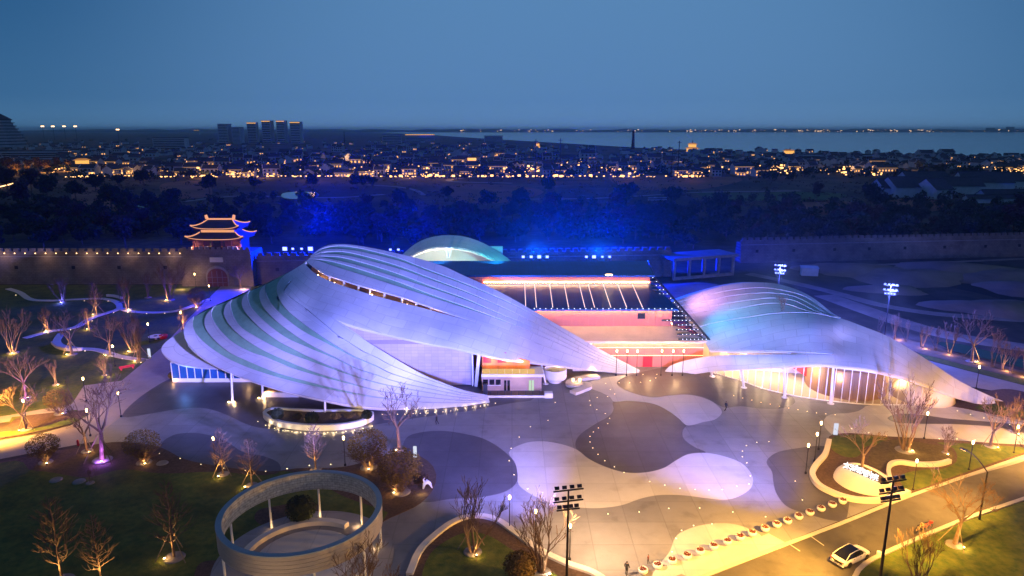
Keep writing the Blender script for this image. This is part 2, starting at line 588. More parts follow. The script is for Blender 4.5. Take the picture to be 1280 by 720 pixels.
patch('pale_paving', [(636, 566), (654, 555), (676, 552), (699, 555), (721, 562.5), (736, 574), (755, 583.4), (781, 591), (807.5, 591), (830, 585.4), (845, 576), (860, 568.4), (882.5, 566.6), (909, 572), (929, 581), (940.6, 596), (939.5, 609), (927.5, 619), (909, 625), (882.5, 623), (852, 619.5), (822, 619.5), (800, 624), (777, 632), (747, 635.6), (721, 634.5), (691, 630), (665, 619), (648, 605.6), (647, 592.5), (644, 579)], 'patch_white', .056, 160)
patch('pale_paving', [(822, 709), (837, 690), (845, 671), (860, 662), (886, 655.5), (916, 655.5), (937, 662), (952, 672), (930, 684), (880, 704), (840, 722), (815, 722)], 'patch_white', .056)
patch('pale_paving', [(1082, 508), (1076, 513), (1060, 516.7), (1040, 518), (1031, 523), (1030, 532), (1037, 541), (1060, 556), (1180, 562), (1300, 572), (1320, 545), (1240, 520), (1190, 503), (1140, 507)], 'patch_white', .054, 120)
patch('pale_paving', [(840, 712), (961, 667.5), (981, 678.5), (864, 724)], 'patch_white', .062, 4, False)

# tan paths on the left, towards the gate
left_path = struct(sheet('garden_path', [G(a, b) for a, b in [(-80, 606), (-80, 566), (0, 551), (50, 542.5), (88, 532), (112, 518), (95, 512.5), (15, 521.5), (12, 527), (-40, 535), (-40, 527), (12, 519), (90, 505), (105, 482), (152, 476), (203, 434), (236, 398), (262, 372), (281, 353), (320, 353), (300, 375), (260, 430), (220, 470), (212, 476), (152, 523), (137, 538), (118, 552), (75, 560), (35, 567.5), (0, 574)]], .032, 'path'))

# road, kerbs, lawn beyond
road = struct(sheet('road', [G(a, b) for a, b in [(760, 770), (868, 724), (980, 681), (1056, 652), (1133, 621), (1280, 570), (1420, 522), (1470, 560), (1280, 626), (1213, 649), (1163, 669), (1117, 689), (1093, 700), (1077, 711), (1068, 722), (1062, 770)]], .008, 'asphalt'))
def kerb(px, w=.35, h=.14, n=40, z0=0.0, parent=None, name='kerb'):
    k = MB().ribbon(outline(px, 0, n, False), w, z0, h).build(name, M['kerb'], parent)
    return k if parent is not None else struct(k)
kerb([(740, 776), (868, 725), (980, 681.5), (1056, 652.5), (1133, 621.5), (1280, 570.5), (1420, 522)], .5, .06)
kerb([(1060, 775), (1065, 735), (1069, 720), (1077, 709), (1093, 698.5), (1117, 687), (1163, 667), (1213, 647), (1280, 624), (1470, 558)], .5, .15)
road_lawn = struct(sheet('roadside_lawn', [G(a, b) for a, b in [(1064, 780), (1069, 724), (1078, 712), (1095, 701), (1119, 690), (1165, 669.5), (1215, 649.5), (1282, 627), (1480, 560), (1600, 600), (1500, 800)]], .0, lawn_mat, None, .10))
# car lane joints
for a, b in (((985, 679), (1000, 689)), ((1010, 668), (1030, 682))):
    MB().ribbon([G(*a), G(*b)], .12, .008, .013).build('lane_joint', M['kerb'], road)

# foreground lawn with its mulch border
mound_px = [(-130, 606), (-40, 587), (0, 578), (33, 571.5), (54, 567), (87, 562), (149, 553), (201, 560), (229, 574), (271, 583), (338, 590), (373, 586), (428, 584.5), (463, 576), (494, 567), (525, 570.7), (544, 588), (543, 609), (525, 630), (498, 643.5), (477, 655), (474, 690), (482, 740), (490, 800), (-150, 800)]
mound = struct(sheet('planting_bed', outline(mound_px, 0, 170), 0, 'mulch', None, .10))
lawn_px = [(-130, 608), (-40, 589), (0, 580), (28, 578), (36, 588), (60, 591), (110, 598), (140, 590), (160, 588), (200, 593), (270, 591), (338, 595), (355, 590), (385, 598), (430, 622), (470, 636), (485, 642), (470, 662), (466, 700), (474, 740), (480, 800), (-150, 800)]
lawn = struct(sheet('front_lawn', outline(lawn_px, 0, 150), 0, lawn_mat, None, .15))
for px in ([(318, 650), (322, 640), (345, 634), (375, 630), (398, 632), (402, 645), (385, 655), (350, 658), (328, 658)], [(243, 720), (250, 706), (268, 702), (284, 706), (286, 740), (245, 745)]):
    sheet('mulch_patch', outline(px, 0, 40), .155, 'mulch', lawn)

# island between the two left paths
isl = struct(sheet('path_island', outline([(-60, 546), (8, 534), (20, 524), (100, 514), (113, 513), (90, 529), (45, 541), (0, 549), (-50, 558)], 0, 60), 0, 'mulch', None, .12))
sheet('grass_strip', outline([(-60, 550), (0, 541), (50, 535), (95, 523), (100, 526), (60, 537), (0, 547)], 0, 40), .125, lawn_mat, isl)

# bottom centre planting bed with cream wall
bed_px = [(512, 722), (525, 692), (546, 671), (567, 656), (588, 649), (605, 649), (622, 654), (646, 671), (672, 690), (710, 708.7), (745, 722), (790, 760)]
bed_line = outline(bed_px, 0, 70, False)
bed = struct(sheet('centre_bed', bed_line + [G(640, 800), G(500, 800), G(500, 740)], 0, 'mulch', None, .28))
sheet('bed_lawn', outline([(530, 740), (535, 700), (556, 680), (585, 668), (610, 672), (640, 690), (680, 712), (720, 745), (640, 790)], 0, 60), .30, lawn_mat, bed)
cw = tag(MB().ribbon(bed_line, .75, 0, .55).build('planter_wall', M['cream']), 'cream curved low wall round the tree bed beside the floodlight mast', 'planter wall')

# right garden bed
rg_px = [(1035, 555), (1036, 547), (1053, 542.7), (1113, 546.7), (1180, 550.7), (1240, 555), (1300, 560), (1282, 568), (1240, 582), (1180, 603), (1135, 618.5), (1120, 624), (1093, 628), (1063, 626), (1037, 617), (1020, 607), (1014, 595), (1020, 583), (1031, 570)]
rbed = struct(sheet('garden_bed', outline(rg_px, 0, 150), 0, 'mulch', None, .16))
M['groundcover'] = mat('brown ground cover', (.09, .07, .028), .95, .35, 2.5, .8, 9)
sheet('bed_lawn', outline([(1038, 560), (1040, 549), (1056, 545), (1110, 549), (1100, 556), (1082, 560), (1072, 572), (1052, 571)], 0, 60), .175, lawn_mat, rbed)
sheet('ground_cover', outline([(1112, 551), (1160, 556), (1190, 563), (1192, 576), (1172, 581), (1146, 581), (1120, 578), (1100, 590), (1094, 592), (1085, 577), (1092, 560)], 0, 60), .178, 'groundcover', rbed)
sheet('bed_lawn', outline([(1128, 610), (1126, 596), (1150, 589), (1180, 587), (1196, 577), (1192, 562), (1170, 555), (1240, 558), (1285, 563), (1240, 580), (1180, 601), (1140, 614)], 0, 70), .175, lawn_mat, rbed)
tag(MB().ribbon(outline([(1036, 553), (1034, 562), (1031, 571), (1020, 584), (1015, 595), (1021, 607), (1038, 617.5), (1063, 626), (1093, 628.3), (1119, 624), (1135, 617.5)], 0, 60, False), .7, 0, .6).build('planter_wall', M['cream']), 'cream curved low wall round the sign garden bed', 'planter wall')
tag(MB().ribbon(outline([(1112, 604), (1110, 593), (1112, 585), (1122, 581.5), (1146, 584), (1173, 583.5), (1187, 580)], 0, 50, False), .5, .1, .75).build('planter_wall', M['cream']), 'pale S shaped retaining wall behind the glowing letters', 'planter wall')

# S shaped bench by the entrance
tag(MB().ribbon(outline([(748, 472.5), (730, 474.5), (716, 477.5), (712, 482), (718, 484.5), (732, 482.5), (735, 485), (727, 489), (716, 493)], 0, 60, False), 1.5, 0, .55).build('curved_bench', M['cream']), 'pale S shaped stone bench beside the recessed entrance', 'bench')

# serpentine walks in the left garden
for lab, px in (('winding pale garden walk that bends back below the city wall', [(10, 361), (25, 366), (37, 374), (60, 376), (95, 374.5), (132, 374), (147, 379), (150, 385), (135, 391), (112, 399), (95, 409), (60, 415), (31, 423)]),
                ('pale garden walk from the bend towards the gate path', [(152, 386), (160, 389), (190, 391), (220, 389), (245, 381), (262, 374)]),
                ('pale hooked garden walk with the two walkers on it', [(77, 417), (73, 422), (71, 427), (75, 432), (95, 436), (120, 437.5), (150, 446), (182, 451)])):
    o = MB().ribbon(outline(px, 0, 60, False), 1.5, .0, .12).build('garden_walk', M['cream'])
    struct(o)
for lab, px in (('short cream bench wall beside the hooked garden walk', [(66, 430), (72, 435), (88, 438.5), (103, 438)]), ('short cream bench wall above the bend of the walk', [(134, 370.5), (144, 371.5), (153, 374)])):
    tag(MB().ribbon(outline(px, 0, 24, False), .6, 0, .6).build('bench_wall', M['cream']), lab, 'bench')

# right hand side: path, grass verge, sapling bed, pond, dirt tracks
struct(sheet('side_path', [G(a, b) for a, b in [(1120, 440), (1165, 452), (1222, 467), (1280, 482), (1400, 512), (1400, 534), (1280, 495), (1215, 484), (1150, 468)]], .03, 'path'))
struct(sheet('grass_verge', [G(a, b) for a, b in [(1120, 436), (1165, 446), (1222, 461), (1280, 475), (1400, 505), (1400, 512), (1280, 481.5), (1222, 466.5), (1165, 451), (1120, 440)]], .034, lawn_mat))
M['sapbed'] = mat('ochre soil', (.15, .10, .06), .95, .3, .5, .6, 4)
struct(sheet('sapling_bed', [G(a, b) for a, b in [(1090, 414), (1150, 428), (1220, 448), (1280, 464), (1400, 492), (1400, 504), (1280, 474.5), (1222, 460.5), (1165, 445.5), (1110, 430)]], .028, 'sapbed'))
pond_m = mat('pond water', (.012, .02, .03), .08, .1, .1)
struct(sheet('pond', outline([(1170, 428), (1200, 430), (1240, 440), (1290, 452), (1400, 470), (1400, 488), (1290, 463), (1230, 448), (1190, 438)], 0, 60), .03, pond_m))
struct(sheet('tip_bed', outline([(1180, 505), (1200, 497), (1236, 489), (1262, 487), (1300, 497), (1330, 515), (1300, 527), (1250, 520), (1210, 512)], 0, 50), 0, 'mulch', None, .1))
struct(sheet('tip_lawn', outline([(1218, 510), (1235, 506), (1260, 510), (1290, 516), (1320, 524), (1290, 524), (1245, 518)], 0, 40), .105, lawn_mat))
M['dirt'] = mat('dirt track', (.30, .22, .16), .95, .3, .2, .4, 3)
M['darkwater'] = mat('dark scrub', (.012, .014, .012), .95, .3, .1)
for px, w in (([(1000, 335.5), (1100, 331), (1200, 327), (1290, 323)], 2.5), ([(935, 342), (985, 352), (1040, 365), (1100, 381), (1160, 391), (1230, 397), (1310, 402)], 4.0), ([(1030, 369), (1075, 385), (1130, 404), (1190, 420), (1290, 436)], 6.5)):
    struct(MB().ribbon(outline(px, 0, 50, False), w, 0, .018).build('dirt_track', M['dirt']))
struct(sheet('scrub_hollow', outline([(1168, 350), (1200, 347), (1250, 350), (1320, 354), (1320, 382), (1270, 378), (1220, 366), (1180, 357)], 0, 50), .016, 'darkwater'))
# pale tracks, ponds and green strips of the country beyond the wall
M['pale_track'] = mat('pale track', (.34, .30, .28), .95, .25, .05)
M['greenfield'] = mat('green field', (.08, .13, .03), .95, .25, .02, .3, .3)
M['redfield'] = mat('reddish stubble', (.32, .13, .09), .95, .3, .03, .3, .3)
for px, w in (([(840, 242), (870, 240.5), (920, 239.5), (1000, 238.5)], 5), ([(460, 231), (500, 234), (520, 238), (530, 244)], 4), ([(230, 252), (262, 248), (300, 245), (420, 247), (480, 243)], 5), ([(600, 220), (560, 226), (640, 229)], 5), ([(660, 249), (740, 248), (830, 243)], 4)):
    struct(MB().ribbon(outline(px, 0, 40, False), w, 0, .06).build('field_track', M['pale_track']))
for px, m in (([(870, 242), (940, 241), (1010, 240), (1060, 244), (1030, 252), (960, 251), (900, 250)], 'greenfield'), ([(970, 256), (1060, 252), (1090, 262), (1040, 268), (980, 266)], 'redfield'), ([(1110, 252), (1180, 253), (1175, 262), (1115, 260)], 'redfield'), ([(560, 235), (640, 232), (680, 240), (640, 252), (570, 250)], 'redfield'), ([(90, 240), (140, 236), (165, 252), (150, 268), (100, 266)], 'redfield'), ([(760, 222), (860, 220), (930, 224), (880, 236), (780, 234)], 'redfield'), ([(200, 232), (260, 230), (265, 243), (205, 245)], 'redfield')):
    struct(sheet('field', outline(px, 0, 50), .07, m))
for px in ([(352, 242.5), (398, 242), (398, 246), (352, 246.5)], [(362, 257), (385, 255.5), (382, 260.5), (364, 261)], [(172, 256), (188, 254), (190, 264), (174, 266)]):
    struct(sheet('field_pond', outline(px, 0, 30), .09, pond_m))

# heaps of spoil and rough scrub on the building ground east of the shells
rq = random.Random(12)
for i, (px, py, w, h) in enumerate(((1062, 338, 22, 2.2), (1135, 345, 30, 1.8), (1195, 338, 26, 2.4), (1262, 345, 30, 1.6), (870, 362, 16, 1.6), (1110, 362, 14, 1.2), (1240, 385, 20, 1.5), (850, 372, 12, 1.3), (1290, 362, 20, 2.0))):
    c = G(px, py)
    v, n, m = [], 22, 6
    for j in range(m):
        t = j / (m - 1)
        for k in range(n):
            a = 2 * math.pi * k / n
            q = w * .5 * (1 - t) * (1 + .18 * math.sin(3 * a + i) + rq.uniform(-.06, .06))
            v.append((q * math.cos(a) * 1.6, q * math.sin(a), h * (math.sin(t * math.pi / 2) + rq.uniform(-.05, .05)) - .05))
    f = [(j * n + k, j * n + (k + 1) % n, (j + 1) * n + (k + 1) % n, (j + 1) * n + k) for j in range(m - 1) for k in range(n)]
    o = link('earth_heap', mesh_of('earth_heap', v, f, M['earth'], True), None, c)
    struct(o)
# ================================================================ THE SHELLS
def lift_grid(ea, eb, D, n=60, m=6, bulge=0.0, ext=None):
    """surface between two lines of the photograph, lifted to its true depth; returns grid[n][m] of points"""
    a, b = catmull(ea, n), catmull(eb, n)
    g = []
    for i in range(n):
        row = []
        for j in range(m):
            t = j / (m - 1)
            q = a[i] * (1 - t) + b[i] * t
            row.append(P(q[0], q[1], D(q[0], q[1])))
        g.append(row)
    return g

def grid_normals(g):
    n, m = len(g), len(g[0])
    N = []
    for i in range(n):
        row = []
        for j in range(m):
            a = g[min(i + 1, n - 1)][j] - g[max(i - 1, 0)][j]
            b = g[i][min(j + 1, m - 1)] - g[i][max(j - 1, 0)]
            k = a.cross(b)
            if k.length < 1e-7:
                k = N[-1][j].copy() if N else Vector((0, -1, 1))
            k.normalize()
            # outside of the shell: up, or towards the plaza
            if k.z * 1.0 - k.y * .6 < 0:
                k = -k
            row.append(k)
        N.append(row)
    return N

def shell_band(name, ea, eb, D, material, parent, thick=.35, off=0.0, n=60, m=5, off_b=None, smooth=True):
    g = lift_grid(ea, eb, D, n, m)
    N = grid_normals(g)
    ob = off if off_b is None else off_b
    v, uv = [], []
    s = [0.0]
    for i in range(1, n):
        s.append(s[-1] + (g[i][m // 2] - g[i - 1][m // 2]).length)
    for i in range(n):
        w = 0
        for j in range(m):
            t = j / (m - 1)
            o = off * (1 - t) + ob * t
            v.append(g[i][j] + N[i][j] * o)
            if j:
                w += (g[i][j] - g[i][j - 1]).length
            uv.append((s[i], w))
    for i in range(n):
        for j in range(m):
            t = j / (m - 1)
            o = off * (1 - t) + ob * t
            v.append(g[i][j] + N[i][j] * (o - thick))
    K = n * m
    top, rim = [], []
    for i in range(n - 1):
        for j in range(m - 1):
            q = (i * m + j, i * m + j + 1, (i + 1) * m + j + 1, (i + 1) * m + j)
            top.append(q)
            top.append(tuple(K + k for k in reversed(q)))
    for i in range(n - 1):
        a, b = i * m, (i + 1) * m
        rim.append((a, b, b + K, a + K))
        a, b = i * m + m - 1, (i + 1) * m + m - 1
        rim.append((b, a, a + K, b + K))
    for j in range(m - 1):
        rim.append((j + 1, j, j + K, j + 1 + K))
        a = (n - 1) * m + j
        rim.append((a, a + 1, a + 1 + K, a + K))
    # the rim has vertices of its own, so that the skin keeps its true shading up to the edge
    K2 = len(v)
    v = v + [Vector(p) for p in v]
    rim = [tuple(k + K2 for k in q) for q in rim]
    me = mesh_of(name, v, top + rim, material, False)
    uvl = me.uv_layers.new(name='UVMap')
    for p in me.polygons:
        for li in p.loop_indices:
            uvl.data[li].uv = uv[me.loops[li].vertex_index % K]
    if smooth:
        nt = len(top)
        me.polygons.foreach_set('use_smooth', [i < nt for i in range(len(me.polygons))])
    # keep sharp rims
    return link(name, me, parent)

# ---------------------------------------------------------------- west shell: distances in metres of points on it
DA = Depth([(242, 395, 124), (233, 404, 121.5), (229.6, 413, 119), (233, 427, 117), (246, 440.6, 115), (268, 456, 113), (303, 472, 109.5), (337, 483, 106), (372, 493, 104), (406, 499.6, 102.6), (450, 507, 103), (498, 509.6, 105), (532, 511, 105.2), (581, 507.5, 106.5), (611, 502, 108.2),
            (270, 381, 126), (290, 374, 127.3), (312, 363, 128.6), (333, 354, 129.6), (366, 337.5, 131.5), (388, 320, 134),
            (384, 385, 117.5), (416, 397.5, 114.6), (458, 426, 113), (490, 446, 112), (532, 470, 110.8), (574, 486, 109.6), (609, 494, 109),
            (425, 305, 137), (474, 312, 136), (521, 322, 134), (578, 344, 131.5), (621, 363, 129.8), (660, 384.5, 128), (723, 421, 125.2), (765, 444.6, 124), (799, 462.5, 123.2),
            (355, 365, 122.5), (450, 409, 114.6), (517, 425, 114.0), (560, 433, 113.8), (598, 441.5, 113.8), (640, 449.4, 114.6), (677, 453.6, 116.8), (719, 459, 119), (761, 463.3, 121.5),
            (330, 430, 112), (300, 410, 117), (400, 460, 106.6), (470, 375, 122), (540, 400, 119)])
west = thing('shell_roof', 'large violet lit shell roof with stepped green and white ribs', 'roof', G(420, 480))
wi = west.location.copy()
def W(o):
    o.matrix_parent_inverse = Matrix.Translation(-wi)
    return o
E1 = [(242, 395), (233, 404), (229.6, 412), (230, 418), (233, 427), (245.6, 440.6), (267.8, 455.8), (303, 472), (337.5, 483.3), (371.8, 492.7), (406, 499.6), (450, 506.9), (498.7, 509.8), (532.5, 511), (560, 509.6), (581, 507.5), (612, 503)]
ribs = [
 (E1, [(242, 395), (240.7, 400.3), (240.7, 405.8), (244.2, 415.6), (255.3, 428), (277, 443.7), (303, 456.5), (337.5, 468.7), (371.8, 478.1), (420, 488.2), (470, 497), (540, 503.5), (580, 503.5), (611.8, 502)]),
 ([(270, 381), (258, 393), (255.3, 403), (257, 410.5), (262, 418.3), (273.3, 430), (287, 440.6), (311.7, 452.3), (346, 466), (389, 478), (420, 485.6), (470, 495.6), (540, 502.6), (580, 502.9), (611.7, 501.7)],
  [(270, 381), (265, 386.4), (264.3, 394.7), (269, 404.4), (280.3, 418.3), (295.6, 430.8), (315, 440.5), (330, 445.5), (350, 453.8), (364.7, 460), (399.4, 470.3), (435.6, 479.6), (470, 488.4), (540, 497.5), (580, 500.8), (611.4, 500.5)]),
 ([(290, 374), (283, 380), (280, 387), (279.6, 392), (284.4, 403), (295.6, 415.6), (312.2, 428), (330, 438.3), (350, 447.5), (370, 456), (399.4, 467), (435.6, 477.5), (470, 487.2), (540, 496.7), (580, 500.2), (611.3, 500.2)],
  [(290, 374), (287.5, 379), (288, 383.6), (291.4, 394.7), (301, 408.6), (319.2, 420.5), (330, 426.5), (357.8, 440.4), (392.5, 453), (430, 466.5), (470, 478.8), (540, 491.8), (580, 497.6), (611, 499)]),
 ([(312, 363), (304, 371), (302, 378), (302.5, 383), (308, 392), (319.2, 404.4), (330, 414), (350, 427.5), (370, 438), (392.5, 449), (430, 464.3), (470, 477.5), (540, 491), (580, 497), (610.9, 498.7)],
  [(312, 363), (309.4, 367), (309.4, 372.5), (312.2, 380.8), (322, 393.3), (335.8, 406), (357.8, 422), (385.6, 434.6), (416, 447.2), (448, 462.2), (470, 469), (489.7, 476), (540, 487), (580, 494.5), (610.6, 497.4)]),
 ([(333, 354), (326, 361), (324, 367), (325, 375), (329.7, 384.7), (338, 394.4), (357.8, 411), (385.6, 429.5), (416, 445), (448, 460.8), (470, 467.8), (489.7, 475), (540, 486.3), (580, 494), (610.5, 497.2)],
  [(333, 354), (331, 358), (331, 361), (333.9, 370.8), (342.2, 383.3), (357.8, 398.3), (378.6, 413.6), (407.8, 428.8), (441, 446), (470, 458.2), (489.7, 467.5), (540, 482), (580, 491.8), (610.2, 496)]),
 ([(383, 327), (366, 337.5), (353.3, 345.8), (347, 354.2), (345.7, 362.5), (349.2, 373.6), (357.5, 386), (372.8, 399.3), (390, 412.2), (410, 425.5), (441, 444.1), (470, 456.8), (489.7, 466.5), (540, 481.2), (580, 491.3), (610, 495.8)],
  [(381, 329.5), (368, 347), (357, 358), (354.7, 364.6), (361.7, 373.6), (375.6, 387.5), (392.2, 400), (402, 407), (421.7, 421), (435.6, 429), (455, 440.4), (470, 447), (489.7, 457.4), (540, 476.5), (580, 488.8), (609.7, 494.8)]),
 ([(356, 365.3), (367, 374.3), (385.3, 387.5), (399, 399.3), (412, 410), (421.7, 418.3), (435.6, 427.1), (455, 439.1), (470, 446), (489.7, 456.6), (540, 475.9), (580, 488.4), (609.6, 494.5)],
  [(356, 365), (370, 374), (384, 383.5), (400, 391), (416, 397.5), (441, 413.3), (457.8, 425.8), (470, 433.9), (490.8, 446.4), (511.7, 458.9), (532.5, 470), (553.3, 478.3), (574, 486), (592, 490.6), (609, 493.6)]),
]
for i, (a, b) in enumerate(ribs):
    W(shell_band('rib', a, b, DA, M['shell'], west, .3, .0, 72, 5))
# the recessed sage strips between the ribs
for i in range(6):
    a, b = ribs[i][1], ribs[i + 1][0]
    o = shell_band('green_strip', a, b, DA, M['shell_green'] if i < 5 else M['shell'], west, .2, -.18, 72, 4)
    W(o)
W(shell_band('rim', [(a, b + .2) for a, b in E1], [(a, b + 1.2) for a, b in E1], DA, M['shell_rim'], west, .5, -.15, 90, 2))

S = [(388, 320), (397.8, 311.7), (409, 306.8), (425.6, 305), (446.4, 306.8), (474, 311.7), (502, 318), (521, 322.5), (555, 333), (578, 343.6), (621, 363), (660, 384.5), (702.5, 409.2), (723, 421), (765, 444.6), (799.7, 462.5)]
gA1 = [(389, 320.3), (399, 312.5), (409, 308.6), (425.6, 306.8), (446, 309), (474, 315.5), (500, 322.5), (527.8, 333.6), (569.4, 349), (611, 366), (659.7, 389), (709, 418.0), (740, 436), (770, 450.5), (799.7, 463)]
gA2 = [(389, 320.5), (400, 314.2), (411.7, 311), (439.4, 312.4), (467, 318), (500, 326.3), (527.8, 336.6), (569.4, 351.5), (611, 367.8), (659.7, 390.2), (709, 418.7), (740, 436.6), (770, 451), (799.6, 463.1)]
gB1 = [(388.5, 321), (400, 316), (412, 314), (425.6, 313.8), (440, 316), (467, 322.6), (500, 332.5), (541.7, 348.2), (583.3, 364), (625, 382), (659.7, 398.4), (709, 424), (740, 440), (770, 453), (799.5, 463.6)]
gB2 = [(388.5, 321.2), (400, 317.4), (412, 317.2), (425.6, 318.2), (440, 320.5), (467, 327.2), (500, 336.3), (541.7, 351), (583.3, 366), (625, 383.3), (659.7, 399.4), (709, 424.8), (740, 440.6), (770, 453.5), (799.4, 463.7)]
gC1 = [(387.5, 322), (399, 319.8), (412, 319.8), (425.6, 321), (453, 327.6), (500, 342.5), (541.7, 358.2), (583.3, 373.2), (625, 391.6), (659.7, 405.6), (709, 429), (740, 444), (770, 455.5), (799.3, 464.2)]
gC2 = [(387.5, 322.2), (399, 321.2), (412, 323.2), (425.6, 326), (453, 333.2), (500, 348), (541.7, 361.4), (583.3, 375.6), (625, 393), (659.7, 406.6), (709, 429.8), (740, 444.6), (770, 456), (799.2, 464.3)]
gD1 = [(386, 323.5), (399, 324), (412, 325.7), (425.6, 329), (453, 337), (500, 352.6), (541.7, 368.5), (583.3, 383), (625, 398.4), (659.7, 412.4), (709, 433.8), (740, 447.8), (770, 458), (799.1, 464.8)]
gD2 = [(386, 323.8), (399, 326.2), (412, 330.6), (425.6, 335.2), (453, 343.6), (500, 358.6), (541.7, 372.2), (583.3, 385.6), (625, 399.8), (659.7, 413.4), (709, 434.6), (740, 448.4), (770, 458.5), (799, 464.9)]
slT = [(382.5, 326.5), (390, 332), (404.7, 341.8), (432.5, 351.3), (467, 361.7), (502, 371.4), (534.7, 382.5), (565, 393), (591.7, 402), (640, 418.5), (680, 432), (720, 446), (750, 456), (775, 461.8), (798.9, 465.4)]
slB = [(381, 329.5), (390.8, 339.4), (404.7, 347.8), (425.6, 356), (453.3, 365), (488, 374.9), (529.7, 385.3), (560, 393.7), (591.7, 402.4), (640, 418.8), (680, 432.3), (720, 446.3), (750, 456.2), (775, 462), (798.8, 465.5)]
low = [(354.7, 364.6), (370, 374.5), (384, 384.7), (400, 392), (416, 398), (449.4, 409), (489.7, 419), (517, 425), (542, 430.4), (560, 433), (597.8, 441.5), (640, 449.4), (677.5, 453.6), (719, 459), (761, 463.3), (799.5, 466.8)]
for a, b in ((S, gA1), (gA2, gB1), (gB2, gC1), (gC2, gD1), (gD2, slT)):
    W(shell_band('rib', a, b, DA, M['shell'], west, .3, 0, 70, 5))
for a, b in ((gA1, gA2), (gB1, gB2), (gC1, gC2), (gD1, gD2)):
    W(shell_band('green_strip', a, b, DA, M['shell_green'], west, .2, -.18, 70, 4))
W(shell_band('lower_wing', slB, low, DA, M['shell'], west, .6, 0, 80, 12))
W(shell_band('rim', [(a, b + .1) for a, b in low], [(a, b + 1.0) for a, b in low], DA, M['shell_rim'], west, .4, -.1, 80, 2))
# back slope behind the skyline of the shell, down to the ground
back = [(242, 395), (256, 386), (270, 380), (290, 371), (312, 361), (333, 352), (352, 343), (366, 336.5), (388, 320)] + S[1:]
bl = catmull(back, 70)
bv = []
for q in bl:
    p = P(q[0], q[1], DA(q[0], q[1]))
    p = p + Vector((0, .3, -.25))
    k = 10 * min(1, p.z / 12)
    for t in np.linspace(0, 1, 7):
        bv.append((p.x * (1 + .02 * t), p.y + k * math.sin(t * math.pi / 2) * 1.0, max(0, p.z * math.cos(t * math.pi / 2))))
bf = [(i * 7 + j, i * 7 + j + 1, i * 7 + 8 + j, i * 7 + 7 + j) for i in range(69) for j in range(6)]
W(link('back_slope', mesh_of('back_slope', bv, bf, M['shell_green'], True), west))
# timber lined deck seen through the long slit, with its posts
slit_up = [(386, 322), (399, 325), (412, 329), (425.6, 333), (453, 342), (500, 357), (541.7, 371), (583.3, 385), (625, 401), (645, 412)]
slit_dn = [(a, b + 5) for a, b in slB[:10]]
W(shell_band('slit_soffit', slit_up, slit_dn, DA, M['soffit'], west, .1, -1.9, 40, 6))
slc_t, slc_b = catmull(slT[:9], 60), catmull(slB[:9], 60)
for k in (9, 14, 19, 23, 28, 34, 39, 44):
    a = P(*slc_t[k], DA(*slc_t[k])) + Vector((0, .5, -.4))
    b = P(*slc_b[k], DA(*slc_b[k])) + Vector((0, .9, -1.6))
    W(MB().tube([a, b], .22, 8).build('post', M['white'], west))
for k in (5, 11, 24, 36, 46):
    q = (slc_t[k] + slc_b[k]) / 2
    p = P(*q, DA(*q)) + Vector((0, .3, -.7))
    W(MB().lathe([(.0, -.12), (.16, -.08), (.16, .08), (.0, .12)], 8, p).build('downlight', M['warm'], west))
    point('slit_light', p + Vector((0, .1, -.1)), WARM, 260, .1)
# tilted columns under the lower edge
def column(base_px, top_px, Dm, par, wfun, r=.16):
    b = G(*base_px)
    t = P(*top_px, Dm(*top_px)) + Vector((0, .3, .1))
    wfun(MB().tube([b, t], [r * 1.25, r], 10).build('column', M['white'], par))
    wfun(MB().lathe([(.55, 0), (.55, .12), (.2, .2)], 12, b).build('column_base', M['white'], par))
    return b
for bp, tp in (((290.5, 503), (288, 466)), ((328, 498), (327, 481)), ((406.5, 521), (405.5, 499)), ((682, 480), (676, 453))):
    b = column(bp, tp, DA, west, W)
    if bp[0] < 350:
        point('column_uplight', b + Vector((.5, -.6, .35)), WARM, 130, .1)
        W(MB().lathe([(.12, .2), (.12, .32), (.0, .34)], 8, b + Vector((.45, -.45, 0))).build('uplight', M['warm'], west))
        W(MB().lathe([(.12, .2), (.12, .32), (.0, .34)], 8, b + Vector((-.45, -.45, 0))).build('uplight', M['warm'], west))

# white tiled wall between the two wings
wall_Y = 116.2
wl_px = [(425, 401), (441, 405.5), (449.4, 408), (489.7, 418), (517, 424), (542, 429.4), (560, 432), (591, 439), (593, 492), (425, 480)]
pts = [P(a, b, wall_Y) for a, b in wl_px]
pts[0].z += 1.0
for k in range(1, 8):
    pts[k].z += .8
pts[8].z = pts[9].z = 0
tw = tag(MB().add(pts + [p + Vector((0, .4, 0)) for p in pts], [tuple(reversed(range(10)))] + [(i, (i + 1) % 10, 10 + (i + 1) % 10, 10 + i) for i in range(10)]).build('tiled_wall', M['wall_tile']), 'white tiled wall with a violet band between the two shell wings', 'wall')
zz = H_at(427.5, wall_Y)
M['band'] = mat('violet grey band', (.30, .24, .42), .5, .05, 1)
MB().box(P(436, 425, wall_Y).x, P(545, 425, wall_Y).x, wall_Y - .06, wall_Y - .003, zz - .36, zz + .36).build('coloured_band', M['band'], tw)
for yy, x0 in ((464.5, 530), (477.5, 560)):
    MB().box(P(x0, 0, wall_Y).x, P(590, 0, wall_Y).x, wall_Y - .02, wall_Y - .004, H_at(yy, wall_Y) - .04, H_at(yy, wall_Y) + .04).build('joint', M['band'], tw)
MB().hexa([P(592, 492, 115.4), P(596, 492, 115.4), P(596, 492, 116.6), P(592, 492, 116.6)], [P(597, 440, 115.2), P(601, 441, 115.2), P(601, 441, 116.6), P(597, 440, 116.6)]).build('end_pier', M['cream'], tw)
MB().box(P(583, 0, 115).x, P(584.6, 0, 115).x, 115.5, 115.9, 0, H_at(438, 115.5)).build('downpipe', M['white'], tw)

